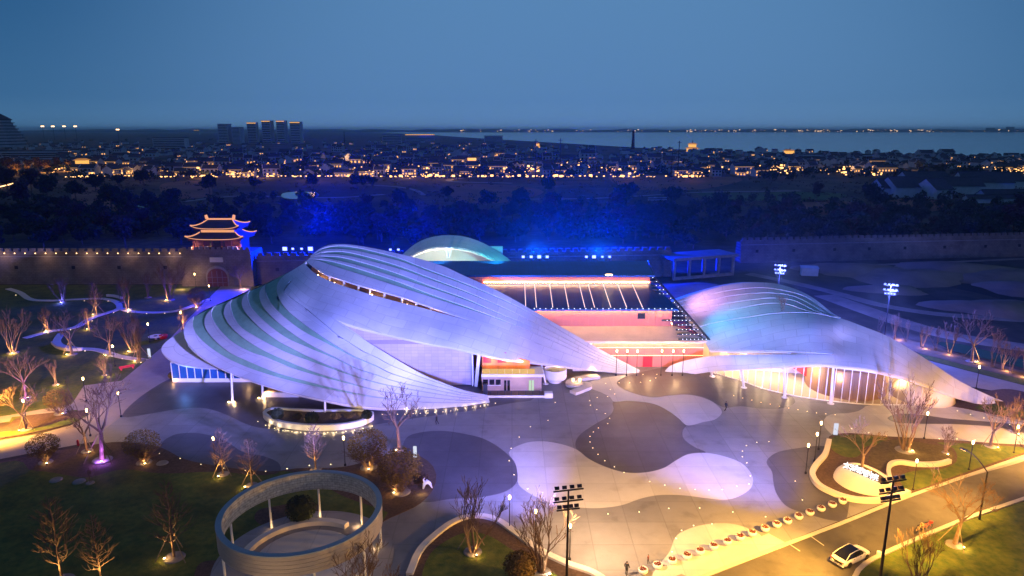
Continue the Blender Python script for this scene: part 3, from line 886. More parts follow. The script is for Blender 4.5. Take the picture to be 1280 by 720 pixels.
# low petal canopy over the glazed pavilion on the west
DC = Depth([(229.6, 412, 122.6), (218, 419.7, 121), (206.7, 428, 119.5), (202, 437, 118), (209, 447.5, 116.6), (224.7, 454.4, 115.6), (252, 458.6, 115), (272, 460, 114.6), (300, 455, 116), (300, 425, 120), (260, 400, 125)])
cano = thing('petal_canopy', 'low pale petal canopy over the glazed pavilion beside the ribbed shell', 'canopy', G(240, 470))
ci = cano.location.copy()
outer = [(255, 398), (229.6, 412.8), (217.8, 419.7), (206.7, 428), (201.8, 435), (202.5, 440.6), (209.4, 447.5), (224.7, 454.4), (252.5, 458.6), (272, 459.4), (300, 462)]
inner = [(290, 405), (285, 412), (280, 420), (276, 426), (273, 431), (272, 434), (274, 437), (278, 440), (285, 442), (292, 443), (302, 444)]
for nm, a, b, th, of in (('roof', outer, inner, .4, 0.0), ('rim', outer, [(x + (.8 if x < 215 else 0), y + 1.1) for x, y in outer], .3, -.05)):
    o = shell_band(nm, a, b, DC, M['shell'], cano, th, of, 60, 8)
    o.matrix_parent_inverse = Matrix.Translation(-ci)
pav = thing('glazed_pavilion', 'low pavilion with blue glass panes under the petal canopy', 'pavilion', G(262, 478))
pi_ = pav.location
pl, pr = G(216, 478).x - pi_.x, G(330, 478).x - pi_.x
MB().box(pl, pr, 0, 8, .0, .75).build('plinth', M['white'], pav)
MB().box(pl, pr, .05, 8, 3.7, 4.1).build('fascia', M['white'], pav)
M['blueglass'] = mat('blue glass', (.02, .10, .30), .12, .15, .4, spec=.8)
npan = 12
M['inner_dark'] = mat('dim interior wall', (.06, .10, .2), .6, .2, .5)
MB().box(pl + .1, pr, 3.0, 3.2, .75, 3.7).build('inner_wall', M['inner_dark'], pav)
for k in range(npan):
    x0 = pl + (pr - pl) * k / npan
    x1 = pl + (pr - pl) * (k + 1) / npan
    MB().box(x0 + .06, x1 - .06, .12, .16, .75, 3.7).build('pane', M['blueglass'], pav)
    MB().box(x0 - .06, x0 + .06, .02, .2, .75, 3.7).build('mullion', M['white'], pav)
MB().box(pl - .06, pl + .02, .2, 8, .75, 3.7).build('pane', M['blueglass'], pav)
point('pavilion_light', pi_ + Vector((-3, -3.5, 3.0)), (.15, .35, 1.0), 420, .3)

# ---------------------------------------------------------------- east shell
DB = Depth([(830, 466, 123.2), (836, 459, 123.6), (855, 468, 122.6), (888, 464, 120.5), (927, 461.6, 115.3), (956, 458.7, 112.2), (981, 457, 110), (1024, 455, 107.4), (1042, 456.5, 106.8), (1083, 461, 105.6), (1125, 470, 105.2), (1156, 480.4, 105.6), (1187, 493, 106.4), (1218, 502, 107.2), (1245, 505.5, 107.6),
            (868, 448, 122.6), (888, 445, 120.6), (917, 443.7, 117), (956, 443, 113.6), (995, 442.5, 110.8), (1040, 442.5, 108.8),
            (888, 437, 122.5), (917, 437.3, 119), (956, 437.8, 115.5), (995, 439.6, 112),
            (880, 418, 127), (908, 406, 126.5), (937, 398.4, 125.5), (966, 392.5, 124.5), (995, 391, 123), (1024, 392, 121.5), (1050, 397, 119.6), (1079, 407.5, 117.4), (1108, 419, 115.2), (1135, 434.6, 113), (1167, 454.4, 110.6), (1198, 475, 108.8), (1229, 491, 107.9), (1242, 497, 107.7),
            (841, 376, 144), (869, 367, 143.5), (898, 358.5, 142.5), (921, 354, 141.5), (946, 352.6, 140), (972, 354.6, 138), (995, 361.4, 135.5), (1014, 371, 132), (1034, 385.7, 126), (860, 398, 136), (1050, 425, 114)])
east = thing('shell_roof', 'smooth blue white shell roof with warm glass hall beneath', 'roof', G(1040, 500))
ei = east.location.copy()
def EA(o):
    o.matrix_parent_inverse = Matrix.Translation(-ei)
    return o
bs = [(841.4, 376), (868.6, 367.2), (897.8, 358.5), (921, 354), (946.4, 352.6), (971.7, 354.6), (995, 361.4), (1014.5, 371), (1034, 385.7), (1042, 392), (1051, 397)]
b1 = [(843, 379), (878, 370), (917, 362.4), (952, 359.5), (985, 364.3), (1007, 371), (1026, 383.8), (1040, 393), (1050.5, 397.2)]
b2 = [(846, 383), (878, 378), (907.5, 371), (936.7, 367), (966, 366.3), (991, 370), (1007, 377), (1024, 387), (1038, 394), (1050, 397.4)]
b3 = [(851, 388.5), (894, 381.8), (936.7, 375), (966, 372.5), (990, 375), (1005, 381.5), (1022, 390), (1036, 394.6), (1049, 397.5)]
b4 = [(854, 392.5), (878, 390), (917, 386.7), (946.4, 381), (966, 379), (985, 380.5), (1000, 385.5), (1020, 391.4), (1034, 394.8), (1048, 397.6)]
mt = [(866, 410), (872, 409), (890, 404), (907.5, 400.5), (936.7, 396), (966, 392), (995, 390.6), (1024, 392), (1050, 397.2)]
for a, b in ((bs, b1), (b1, b2), (b2, b3), (b3, b4), (b4, mt)):
    EA(shell_band('rib', a, b, DB, M['shell'], east, .15, -.04, 60, 6, .07))
mtop = [(876, 418), (890, 411.8), (907.5, 406), (936.7, 398.8), (966, 393), (995, 391.3), (1024, 392.6), (1050, 397.6), (1079, 408), (1108, 419.5), (1135.4, 435), (1166.7, 454.8), (1198, 475.4), (1229, 491), (1242.7, 497)]
EA(shell_band('valley', mt[:8] + [(1050, 397.5)], [(876, 418), (890, 411.8), (907.5, 406), (936.7, 398.8), (966, 393), (995, 391.3), (1024, 392.6), (1050, 397.7)], DB, M['shell'], east, .5, -.05, 50, 4))
mcrease = [(886, 436.5), (900, 436.8), (917, 437.3), (956, 437.8), (995, 439.6), (1040, 442.4), (1055, 443.2), (1090, 447.6), (1125, 456.6), (1156, 468.1), (1187, 481.6), (1218, 494.6), (1235, 500.6), (1244, 503)]
liptop = [(830, 465.5), (835.6, 458.7), (849, 452.8), (868.6, 448), (888, 445), (917, 443.7), (956, 443), (995, 442.6), (1040, 442.7), (1055, 443), (1090, 447.2), (1125, 456.2), (1156, 467.7), (1187, 481.2), (1218, 494.2), (1235, 500.2), (1244, 502.7)]
lipbot = [(830.5, 466.8), (840, 468.4), (855, 468.4), (888, 464), (927, 461.6), (956, 458.7), (995, 456.3), (1024, 455), (1041.7, 456.5), (1083, 461), (1125, 470), (1156, 480.4), (1187.5, 493), (1218.8, 502.3), (1232, 505), (1244.8, 506)]
EA(shell_band('main_vault', mtop, mcrease, DB, M['shell'], east, .6, 0, 80, 12))
EA(shell_band('lower_lip', liptop, lipbot, DB, M['shell'], east, .5, 0, 90, 8))
EA(shell_band('rim', [(a, b + .1) for a, b in lipbot], [(a, b + 1.1) for a, b in lipbot], DB, M['shell_rim'], east, .4, -.1, 80, 2))
EA(shell_band('rim', [(a, b + .1) for a, b in mcrease[:7]], [(a, b + 1.3) for a, b in mcrease[:7]], DB, M['shell_rim'], east, .4, -.1, 50, 2))
def back_slope(line, D, run, par, fun):
    bl = catmull(line, 60)
    bv = []
    for q in bl:
        p = P(q[0], q[1], D(q[0], q[1])) + Vector((0, .3, -.3))
        k = run * min(1, p.z / 10)
        for t in np.linspace(0, 1, 7):
            bv.append((p.x * (1 + .03 * t), p.y + k * math.sin(t * math.pi / 2), max(0, p.z * math.cos(t * math.pi / 2))))
    bf = [(i * 7 + j, i * 7 + j + 1, i * 7 + 8 + j, i * 7 + 7 + j) for i in range(59) for j in range(6)]
    fun(link('back_slope', mesh_of('back_slope', bv, bf, M['shell'], True), par))
back_slope(bs[:-1], DB, 12, east, EA)
back_slope(mtop[7:], DB, 5, east, EA)
for bp, tp in (((890.3, 471), (889.5, 464)), ((930, 485), (927.5, 461.6)), ((981, 497.3), (981.5, 457.2)), ((1038.4, 504.8), (1043, 456.8))):
    column(bp, tp, DB, east, EA, .2)

# clerestory glazing in the slit of the east shell
for k in range(14):
    t = k / 13
    x = 889 + (1032 - 889) * t
    yt, yb = 438 + 4.0 * t ** 2, 444.5 - 1.6 * t
    Dm = DB(x, 438) + 1.2
    a, b = P(x, yt, Dm), P(x, yb, Dm)
    EA(MB().tube([a + Vector((0, 0, .3)), b - Vector((0, 0, .6))], .07, 6).build('clerestory_mullion', M['white'], east))
sl_a = [(886, 434.5), (917, 436), (956, 436.5), (995, 438.8), (1045, 442)]
sl_b = [(886, 447), (917, 446), (956, 445), (995, 444), (1045, 443.2)]
DB2 = lambda x, y: DB(x, 438) + 3.0
EA(shell_band('clerestory_wall', sl_a, sl_b, DB2, M['cream'], east, .1, 0, 30, 3))
for px_ in (900, 925, 955, 985, 1010):
    point('clerestory_light', P(px_, 441, DB(px_, 438) + 1.6), WARM, 260, .15)

# curved glass hall front
hall = thing('glass_front', 'curved glass wall with slim white mullions under the east shell', 'glass wall', G(1040, 500))
hi = hall.location.copy()
def HA(o):
    o.matrix_parent_inverse = Matrix.Translation(-hi)
    return o
gb = catmull([(886, 465), (902, 469.5), (925, 476), (951, 485.4), (975.6, 491.6), (1007.5, 497.6), (1054, 503.5), (1083, 505.8), (1125, 506.6), (1160, 506), (1190, 503.5)], 32)
def shell_low(px):
    xs_, ys_ = [q[0] for q in lipbot], [q[1] for q in lipbot]
    return float(np.interp(px, xs_, ys_))
gp = []
clear = glass('clear glass', (.92, .95, 1.0), .08, .04)
for a, b in gb:
    base = G(a, b)
    # height of the shell edge above this point
    best = base
    ptop = P(a, shell_low(a), DB(a, shell_low(a)))
    gp.append((base, max(.6, ptop.z + .35)))
for k in range(len(gp) - 1):
    (a, ha), (b, hb) = gp[k], gp[k + 1]
    d = (b - a).normalized()
    HA(MB().add([a + d * .06, b - d * .06, b - d * .06 + Vector((0, 0, hb)), a + d * .06 + Vector((0, 0, ha))], [(0, 1, 2, 3)]).build('pane', clear, hall))
    HA(MB().tube([a + Vector((0, -.08, 0)), a + Vector((0, -.08, ha))], .075, 6).build('mullion', M['white'], hall))
HA(MB().ribbon([p for p, h in gp], .25, 0, .15).build('sill', M['white'], hall))
# what stands inside the hall: pale curved wall, brown drum, red curved panel, white ramp
ins_c = mat('cream interior', (.72, .62, .48), .6, .05, .5)
bw = [G(872, 456), G(905, 459), G(950, 464), G(1010, 468), G(1080, 474), G(1150, 484), G(1196, 494)]
back_line = catmull(bw, 40)
iv = MB()
v = []
for k, p in enumerate(back_line):
    v += [(p[0], p[1], 0), (p[0], p[1], 5.2 if k < 30 else max(.8, 5.2 - (k - 29) * .45))]
iv.add(v, [(2 * i, 2 * i + 2, 2 * i + 3, 2 * i + 1) for i in range(39)])
HA(iv.build('inner_wall', ins_c, hall))
floor_pts = [p for p, h in gp] + [Vector(tuple(q)) for q in reversed(back_line)]
HA(MB().poly(floor_pts, .07).build('inner_floor', mat('polished floor', (.55, .45, .34), .25, .05, .4), hall))
drum = tag(MB().lathe([(6.6, 0), (6.6, 5.0), (6.2, 5.3), (0, 5.3)], 48, G(1056, 484)).build('drum_room', mat('brown ribbed drum', (.26, .15, .085), .6, .12, .6, stretch=(6, 6, .2))), 'brown round drum room behind the glass wall', 'room')
for f_ in drum.data.polygons: f_.use_smooth = False
rp = []
for t in np.linspace(0, 1, 24):
    q = G(968 + 62 * t, 472 + 16 * t ** 1.4)
    rp += [(q.x, q.y, 2.2 * t * 0 + 3.4 * (1 - t) + .2), (q.x, q.y, 4.9 * (1 - t ** 2.2) + .3)]
tag(MB().add(rp, [(2 * i, 2 * i + 2, 2 * i + 3, 2 * i + 1) for i in range(23)]).build('curved_partition', M['redcloth']), 'red curved panel inside the glass hall beside the drum room', 'partition')
tag(MB().lathe([(5.0, 0), (4.6, 1.6), (3.2, 3.2), (1.2, 3.8), (0, 3.9)], 32, G(1152, 496)).build('white_pod', ins_c, smooth=True), 'pale rounded pod inside the glass hall near the shell tip', 'pod')
for (a, b), z, w in (((900, 461.5), 2.4, 300), ((925, 466), 3.4, 700), ((955, 472), 3.6, 900), ((985, 478), 3.8, 900), ((1008, 490), 3.8, 520), ((1046, 499.5), 3.8, 220), ((1085, 499.5), 3.8, 520), ((1118, 495), 3.6, 420), ((1140, 487), 3.2, 700), ((1178, 499), 1.2, 160)):
    p = G(a, b)
    p.z = z
    point('hall_light', p, (1.0, .64, .32), w * 1.9, .1)

# ---------------------------------------------------------------- arched shell behind the hall
DD = lambda x, y: 158 + (327.5 - y) * .55 + 3 * ((x - 572) / 65) ** 2
domo = thing('arch_shell', 'arched pale shell with teal lit opening behind the dark hall roof', 'roof', Vector((-11, 160, 0)))
di = domo.location.copy()
def DO(o):
    o.matrix_parent_inverse = Matrix.Translation(-di)
    return o
ds = [(496, 327), (503.8, 317.5), (516, 307), (531, 298.8), (550, 294.4), (565, 294), (580, 295.6), (600, 301.9), (618.8, 311.9), (633, 321.5), (645, 331)]
dr = [(498, 331), (513.8, 320), (522, 315.5), (534, 311), (550, 308.8), (560, 308.6), (574, 309.6), (590, 313), (605, 318.4), (616, 323.4), (630, 332)]
DO(shell_band('vault', ds, dr, DD, M['shell'], domo, .5, 0, 50, 10))
DO(shell_band('rim', [(a, b) for a, b in dr], [(a, b + 1.2) for a, b in dr], DD, M['shell_rim'], domo, .4, -.1, 50, 2))
back_slope(ds, DD, 14, domo, DO)
MBx = MB()
c0, c1 = P(513, 330, 166), P(628, 330, 166)
DO(MB().box(c0.x, c1.x, 172, 172.4, 0, 16.0).build('inner_wall', mat('pale interior', (.6, .58, .5), .7, .06, .4), domo))
DO(MB().box(c0.x, c1.x, 160.5, 172, 10.8, 11.2).build('inner_floor', M['cream'], domo))
DO(MB().box(P(520, 0, 160).x, P(608, 0, 160).x, 160.2, 160.5, 11.2, 12.9).build('parapet', M['cream'], domo))
for a, b in ((559.5, 558), (561.5, 564)):
    DO(MB().tube([P(a, 322, 161.5), P(b, 309, 161)], .18, 8).build('strut', M['white'], domo))
for k in range(7):
    x = 528 + k * 13
    yy = float(np.interp(x, [q[0] for q in dr], [q[1] for q in dr]))
    DO(MB().tube([P(x, yy + .5, DD(x, yy)), P(x + 3, yy + 4, 170)], .1, 6).build('truss_rib', M['white'], domo))
point('arch_light', P(545, 318, 165), (1.0, .75, .45), 1600, .4)
spot('arch_teal_light', (-2, 150, 17), P(590, 303, 168), (.10, .85, .95), 16000, 80, .8)
spot('arch_white_light', (-16, 150, 17), P(545, 300, 168), (.75, .85, 1.0), 9000, 90, .8)
point('arch_teal_light', P(603, 319, 164), (.15, .85, .9), 500, .3)
# ================================================================ MAIN HALL with red copper walls and dark roofs
M['strip'] = emit('warm strip light lit', (1.0, .50, .17), 90, True)
M['strip_white'] = emit('white roof strip', (1.0, .74, .68), 1.6)
M['dot_white'] = emit('small white lamps', (.85, .9, 1.0), 5)
mh = thing('main_hall', 'stepped hall with glowing red copper walls and dark metal roofs', 'building', (10, 126, 0))
mi = Vector((10, 126, 0))
def HM(o):
    o.matrix_parent_inverse = Matrix.Translation(-mi)
    return o
XL = -20.0
M['lower_roof'] = mat('copper toned roof', (.72, .56, .42), .5, .12, .3)
def slab_roof(name, xl, xr0, xr1, y0, z0, y1, z1, th, m):
    b = [(xl, y0, z0 - th), (xr0, y0, z0 - th), (xr1, y1, z1 - th), (xl, y1, z1 - th)]
    t = [(xl, y0, z0), (xr0, y0, z0), (xr1, y1, z1), (xl, y1, z1)]
    return HM(MB().hexa([Vector(p) for p in b], [Vector(p) for p in t]).build(name, m, mh))
HM(MB().box(XL, 36.9, 126, 141, 0, 5.1).build('front_wall_core', M['copper'], mh))
HM(MB().box(XL, 31.5, 130.2, 155, 5.1, 10.4).build('middle_wall_core', M['copper'], mh))
HM(MB().box(XL, 29.4, 142.2, 155, 10.4, 14.7).build('upper_wall_core', M['copper'], mh))
slab_roof('lower_roof', XL, 37.7, 32.6, 124.7, 5.62, 130.1, 7.05, .42, M['lower_roof'])
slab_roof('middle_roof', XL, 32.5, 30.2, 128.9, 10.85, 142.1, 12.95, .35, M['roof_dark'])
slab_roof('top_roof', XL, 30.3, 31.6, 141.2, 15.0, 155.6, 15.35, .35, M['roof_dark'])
def panels(xa, xb, w, y, z0, z1, gap=.06, depth=.08):
    n = int(round((xb - xa) / w))
    w = (xb - xa) / n
    me = MB().box(gap / 2, w - gap / 2, -depth, 0, 0, z1 - z0).mesh('panel', M['copper'])
    for k in range(n):
        HM(link('panel', me, mh, (xa + k * w, y - .004 - (.03 if k % 4 == 0 else 0), z0)))
panels(10, 37.0, 1.6, 126, .05, 5.0)
panels(2, 31.6, 1.6, 130.2, 7.0, 10.35)
panels(-4, 29.5, 1.6, 142.2, 12.9, 14.6)
# warm linear lights washing each step
HM(MB().box(-6, 29.2, 141.86, 141.94, 13.30, 13.36).build('strip_light', M['strip'], mh))
HM(MB().box(2, 31.2, 129.4, 129.5, 10.42, 10.48).build('strip_light', M['strip'], mh))
HM(MB().box(12, 36.6, 125.3, 125.4, 5.08, 5.15).build('strip_light', M['strip'], mh))
HM(MB().box(10, 37.0, 125.86, 125.91, 3.95, 4.03).build('light_rail', M['warm_soft'], mh))
HM(MB().box(14, 37.0, 125.86, 125.91, 2.35, 2.41).build('light_rail', M['warm_soft'], mh))
me = MB().box(-.06, .06, 0, 12.2, .03, .10).mesh('roof_light', M['strip_white'])
for x in (2.7, 4.8, 8.0, 11.1, 14.3, 16.2, 19.4, 22.5, 25.6):
    o = HM(link('roof_light', me, mh, (x, 129.6, 10.97), (math.atan2(2.1, 13.2), 0, 0)))
for k in range(28):
    x = 1 + k * 1.12
    HM(MB().box(x - .05, x + .05, 129.0, 129.15, 10.87, 10.98).build('eave_lamp', M['dot_white'], mh))
HM(MB().box(24.8, 26.3, 129.95, 130.1, 8.6, 9.8).build('window_frame', M['steel_dark'], mh))
HM(MB().box(24.9, 26.2, 129.91, 129.96, 8.7, 9.7).build('window', M['carglass'], mh))
HM(MB().box(19.8, 21.2, 141.0, 141.3, 15.02, 15.2).build('roof_lamp', M['warm'], mh))
HM(MB().box(25.4, 27.2, 125.7, 125.84, .1, 2.2).build('red_door', M['redcloth'], mh))
HM(MB().box(13.0, 15.4, 125.78, 125.86, 4.2, 4.9).build('lit_sign', M['warm_soft'], mh))
HM(MB().box(XL, 37.4, 124.72, 124.80, 5.2, 5.50).build('gutter', M['steel_dark'], mh))
# sloping louvre screen along the east end, dotted with lamps
Hp0, Hp1 = Vector((30.0, 142.0, 14.9)), Vector((37.9, 124.7, 5.7))
HM(MB().tube([Vector((31.5, 155, 15.5)), Hp0, Hp1], .22, 6).build('hip_beam', M['steel_dark'], mh))
n = 15
for k in range(n):
    t = (k + .5) / n
    a = Hp0.lerp(Hp1, t)
    inner_x = 29.6 if t < .74 else 31.9
    z = a.z - .15
    if a.x - inner_x < .4:
        continue
    HM(MB().box(inner_x - (.4 if t < .7 else 0), a.x - .1, a.y - .16, a.y + .16, z - .12, z + .12).build('louvre', M['steel_dark'], mh))
    nd = max(1, int((a.x - inner_x) / .75))
    for j in range(nd):
        x = a.x - .45 - j * .75
        HM(MB().box(x - .045, x + .045, a.y - .25, a.y - .165, z + .03, z + .12).build('louvre_lamp', M['dot_white'], mh))
HM(MB().add([(31.75, 130.1, 7.0), (31.75, 142, 12.9), (31.75, 142, 6.9)], [(0, 1, 2)]).build('end_wall', M['copper'], mh))
HM(MB().box(31.7, 31.8, 130.6, 136, 7.3, 7.5).build('strip_light', M['strip'], mh))

# ---------------------------------------------------------------- recessed entrance under the west wing
en = thing('entrance_block', 'recessed two storey entrance with orange upper wall and cream ground floor', 'building', (0, 113, 0))
def EN(o):
    o.matrix_parent_inverse = Matrix.Translation(Vector((0, -113, 0)))
    return o
x0, x1 = P(597, 0, 113).x, P(682, 0, 113).x
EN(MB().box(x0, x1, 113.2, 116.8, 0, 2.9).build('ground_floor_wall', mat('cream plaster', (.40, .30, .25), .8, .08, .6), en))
EN(MB().box(x0, x1 + .3, 112.6, 116.8, 2.9, 3.4).build('floor_slab', M['white'], en))
EN(MB().hexa([Vector(q) for q in ((x0, 115.4, 3.4), (x1 - 2, 115.4, 3.4), (x1 - 2, 115.6, 3.4), (x0, 115.6, 3.4))], [Vector(q) for q in ((x0, 115.4, 7.2), (x1 - 2, 115.4, 4.9), (x1 - 2, 115.6, 4.9), (x0, 115.6, 7.2))]).build('upper_wall', mat('orange timber wall', (.52, .18, .05), .6, .15, .8, stretch=(4, 1, .3)), en))
for a, b in ((600, 611), (620, 632)):
    EN(MB().box(P(a, 0, 115.9).x, P(b, 0, 115.9).x, 115.28, 115.38, 4.6, 6.5).build('red_panel', M['redcloth'], en))
gx = np.linspace(x0 + .1, x1 - 1.2, 8)
balu = emit('glowing balustrade glass', (1.0, .60, .22), .8, True)
for k in range(7):
    EN(MB().box(gx[k] + .03, gx[k + 1] - .03, 112.8, 112.84, 3.42, 4.35).build('balustrade_pane', balu, en))
for a, b in ((599, 606), (608, 615), (617, 624)):
    EN(MB().box(P(a, 0, 113.2).x, P(b, 0, 113.2).x, 113.12, 113.19, 1.25, 2.25).build('window', M['carglass'], en))
    EN(MB().box(P(a, 0, 113.2).x - .06, P(b, 0, 113.2).x + .06, 113.1, 113.18, 1.15, 1.25).build('sill', M['white'], en))
for a, b, m in ((629, 632, M['carglass']), (633.5, 637, M['carglass']), (664, 667, emit('pale green lit glass', (.75, 1.0, .7), .75)), (668, 671, None)):
    m = m or bpy.data.materials['pale green lit glass']
    EN(MB().box(P(a, 0, 113.2).x, P(b, 0, 113.2).x, 113.1, 113.19, .15, 2.1).build('door_leaf', m, en))
EN(MB().box(x0 - .5, x1 + .3, 110.5, 113.1, 0, .12).build('porch_floor', mat('brown porch', (.16, .11, .09), .8, .15, 1), en))
EN(MB().box(x0 - .6, x1 + 1.2, 110.2, 110.5, 0, .4).build('porch_step', M['white'], en))
EN(MB().box(x1 + .4, x1 + 1.8, 110.0, 111.2, 0, .9).build('porch_plinth', M['white'], en))
for k in range(9):
    xx = x0 + .4 + k * (x1 - x0 - .8) / 8
    EN(MB().box(xx - .04, xx + .04, 110.75, 110.83, .1, 1.1).build('baluster', M['steel_dark'], en))
EN(MB().box(x0 + .4, x1 - .4, 110.74, 110.84, 1.05, 1.12).build('hand_rail', M['steel_dark'], en))
for xx in (-4, -1, 2):
    point('entrance_light', (xx, 114.3, 4.9), (1.0, .55, .2), 200, .2)
point('entrance_light', (1, 111.6, 2.6), (1.0, .7, .5), 70, .2)
rb = thing('round_balcony', 'white round balcony beside the recessed entrance', 'balcony', (P(694, 467, 118).x, 118, 0))
MB().lathe([(1.9, .7), (2.1, 1.0), (2.1, 2.6), (1.95, 2.6), (1.95, 1.4), (0, 1.4)], 32).build('parapet', M['white'], rb)
MB().lathe([(1.2, 0), (1.2, .7), (1.9, .72)], 24).build('drum', M['white'], rb)
point('balcony_light', rb.location + Vector((0.4, 0, 2.4)), WARM, 90, .2)
for dx in (3.2, 4.4):
    tag(MB().lathe([(.3, 0), (.3, .1), (.22, .12), (.22, .9), (.3, 1.0), (0, 1.02)], 10, rb.location + Vector((dx, -1.2, 0))).build('lantern', M['warm_soft'], None), 'squat glowing floor lantern beside the round balcony', 'lantern', 'floor lanterns by the balcony')
point('balcony_light', rb.location + Vector((3.8, -2.0, .9)), WARM, 50, .3)
tag(MB().box(P(596, 0, 111).x + .4, P(605, 0, 111).x, 111.2, 111.9, .12, 2.0).build('metal_cabinet', M['steel_dark']), 'dark cabinet standing on the entrance porch', 'cabinet')

# lights that wash the two shell tips and the gap between them
for a, b, w in ((786, 463, 300), (742, 462, 200), (846, 463, 300), (812, 461, 320)):
    point('gap_light', G(a, b, 1.6), (1.0, .60, .28), w, .3)
# pale lit wall behind the west wing tip
tag(MB().box(G(716, 465).x, G(770, 465).x, 123.5, 124, 0, 2.0).build('low_wall', M['cream']), 'low cream wall glowing behind the west wing', 'wall')

# ================================================================ CITY WALL, gate and tower
def wall_run(a, b, h, thick, lab, lights=0, seed=1, batter=.9):
    a, b = Vector((a[0], a[1], 0)), Vector((b[0], b[1], 0))
    L = (b - a).length
    t = thing('city_wall', lab, 'wall', a, math.atan2((b - a).y, (b - a).x))
    MB().hexa([Vector((0, 0, 0)), Vector((L, 0, 0)), Vector((L, thick, 0)), Vector((0, thick, 0))], [Vector((0, batter, h)), Vector((L, batter, h)), Vector((L, thick - batter, h)), Vector((0, thick - batter, h))]).build('rampart', M['brick'], t)
    MB().box(0, L, batter - .25, batter + .5, h, h + .8).build('parapet', M['brick'], t)
    MB().box(0, L, batter - .33, batter - .252, h - .9, h - .6).build('string_course', M['stone'], t)
    n = int(L / 2.4)
    me = MB().box(-.75, .75, batter - .24, batter + .45, h + .8, h + 1.7).mesh('merlon', M['brick'])
    if n <= 300:
        for k in range(n):
            link('merlon', me, t, ((k + .5) * L / n, 0, 0))
    r = random.Random(seed)
    for k in range(int(L / 14)):
        x = (k + .5) * 14 + r.uniform(-2, 2)
        MB().box(x - .5, x + .5, batter * .55 - .06, batter * .55 + .3, h * .5, h * .5 + 1.0).build('drain_hole', M['black'], t)
    if lights:
        me2 = MB().box(-.10, .10, batter - .42, batter - .26, h + .15, h + .38).mesh('wall_lamp', M['warm_soft'])
        for k in range(lights):
            link('wall_lamp', me2, t, ((k + .5) * L / lights, 0, 0))
    return t
wall_run((-195, 199), (-97, 199), 9.0, 6, 'grey brick city wall with a row of warm lamps on its parapet', 32, 2)
wall_run((-76, 199), (50, 210), 7.6, 6, 'brick city wall behind the shells bearing blue floodlights', 0, 3)
wall_run((79, 232), (330, 262), 7.0, 5, 'long unlit brick city wall above the dirt field', 0, 4)
for k in range(8):
    point('wall_lamp_light', (-188 + k * 12.5, 197.6, 8.6), (1.0, .6, .42), 170, .3)
gate = thing('gate_tower', 'lit two tier Chinese gate tower on a brick base with arched red door', 'gate tower', (-86.5, 196, 0))
MB().hexa([Vector((-10.6, 0, 0)), Vector((10.6, 0, 0)), Vector((10.6, 11, 0)), Vector((-10.6, 11, 0))], [Vector((-9.9, .9, 10)), Vector((9.9, .9, 10)), Vector((9.9, 10.2, 10)), Vector((-9.9, 10.2, 10))]).build('brick_base', M['brick'], gate)
MB().box(-9.95, 9.95, .65, 1.2, 10, 10.9).build('parapet', M['brick'], gate)
me = MB().box(-.5, .5, .66, 1.1, 10.9, 11.6).mesh('merlon', M['brick'])
for k in range(12):
    link('merlon', me, gate, (-9.2 + k * 18.4 / 11, 0, 0))
arch = [(-2.9, 0), (2.9, 0), (2.9, 2.8)] + [(2.9 * math.cos(t), 2.8 + 2.6 * math.sin(t)) for t in np.linspace(.15, math.pi - .15, 12)] + [(-2.9, 2.8)]
def arch_slab(s, y0, y1):
    b = MB()
    n = len(arch)
    v = [(x * s, y0, z * s) for x, z in arch] + [(x * s, y1, z * s) for x, z in arch]
    return b.add(v, [tuple(range(n))] + [(i, i + n, (i + 1) % n + n, (i + 1) % n) for i in range(n)])
arch_slab(1.14, -.02, .9).build('arch_surround', M['stone'], gate)
dr_ = arch_slab(1.0, -.12, .0).build('door', M['timber_red'], gate)
for x in (-1.5, 0, 1.5):
    MB().box(x - .06, x + .06, -.17, -.122, 0, 4.6).build('door_batten', M['stone'], dr_)
for z in (1.2, 2.8):
    MB().box(-2.8, 2.8, -.165, -.122, z - .05, z + .05).build('door_batten', M['stone'], dr_)
MB().box(-1.9, 1.9, .3, .62, 7.2, 8.6).build('name_plaque', mat('pale plaque', (.6, .56, .5), .6, .05), gate)
M['gold_edge'] = emit('golden edge lighting', (1.0, .42, .20), 1.0, True)
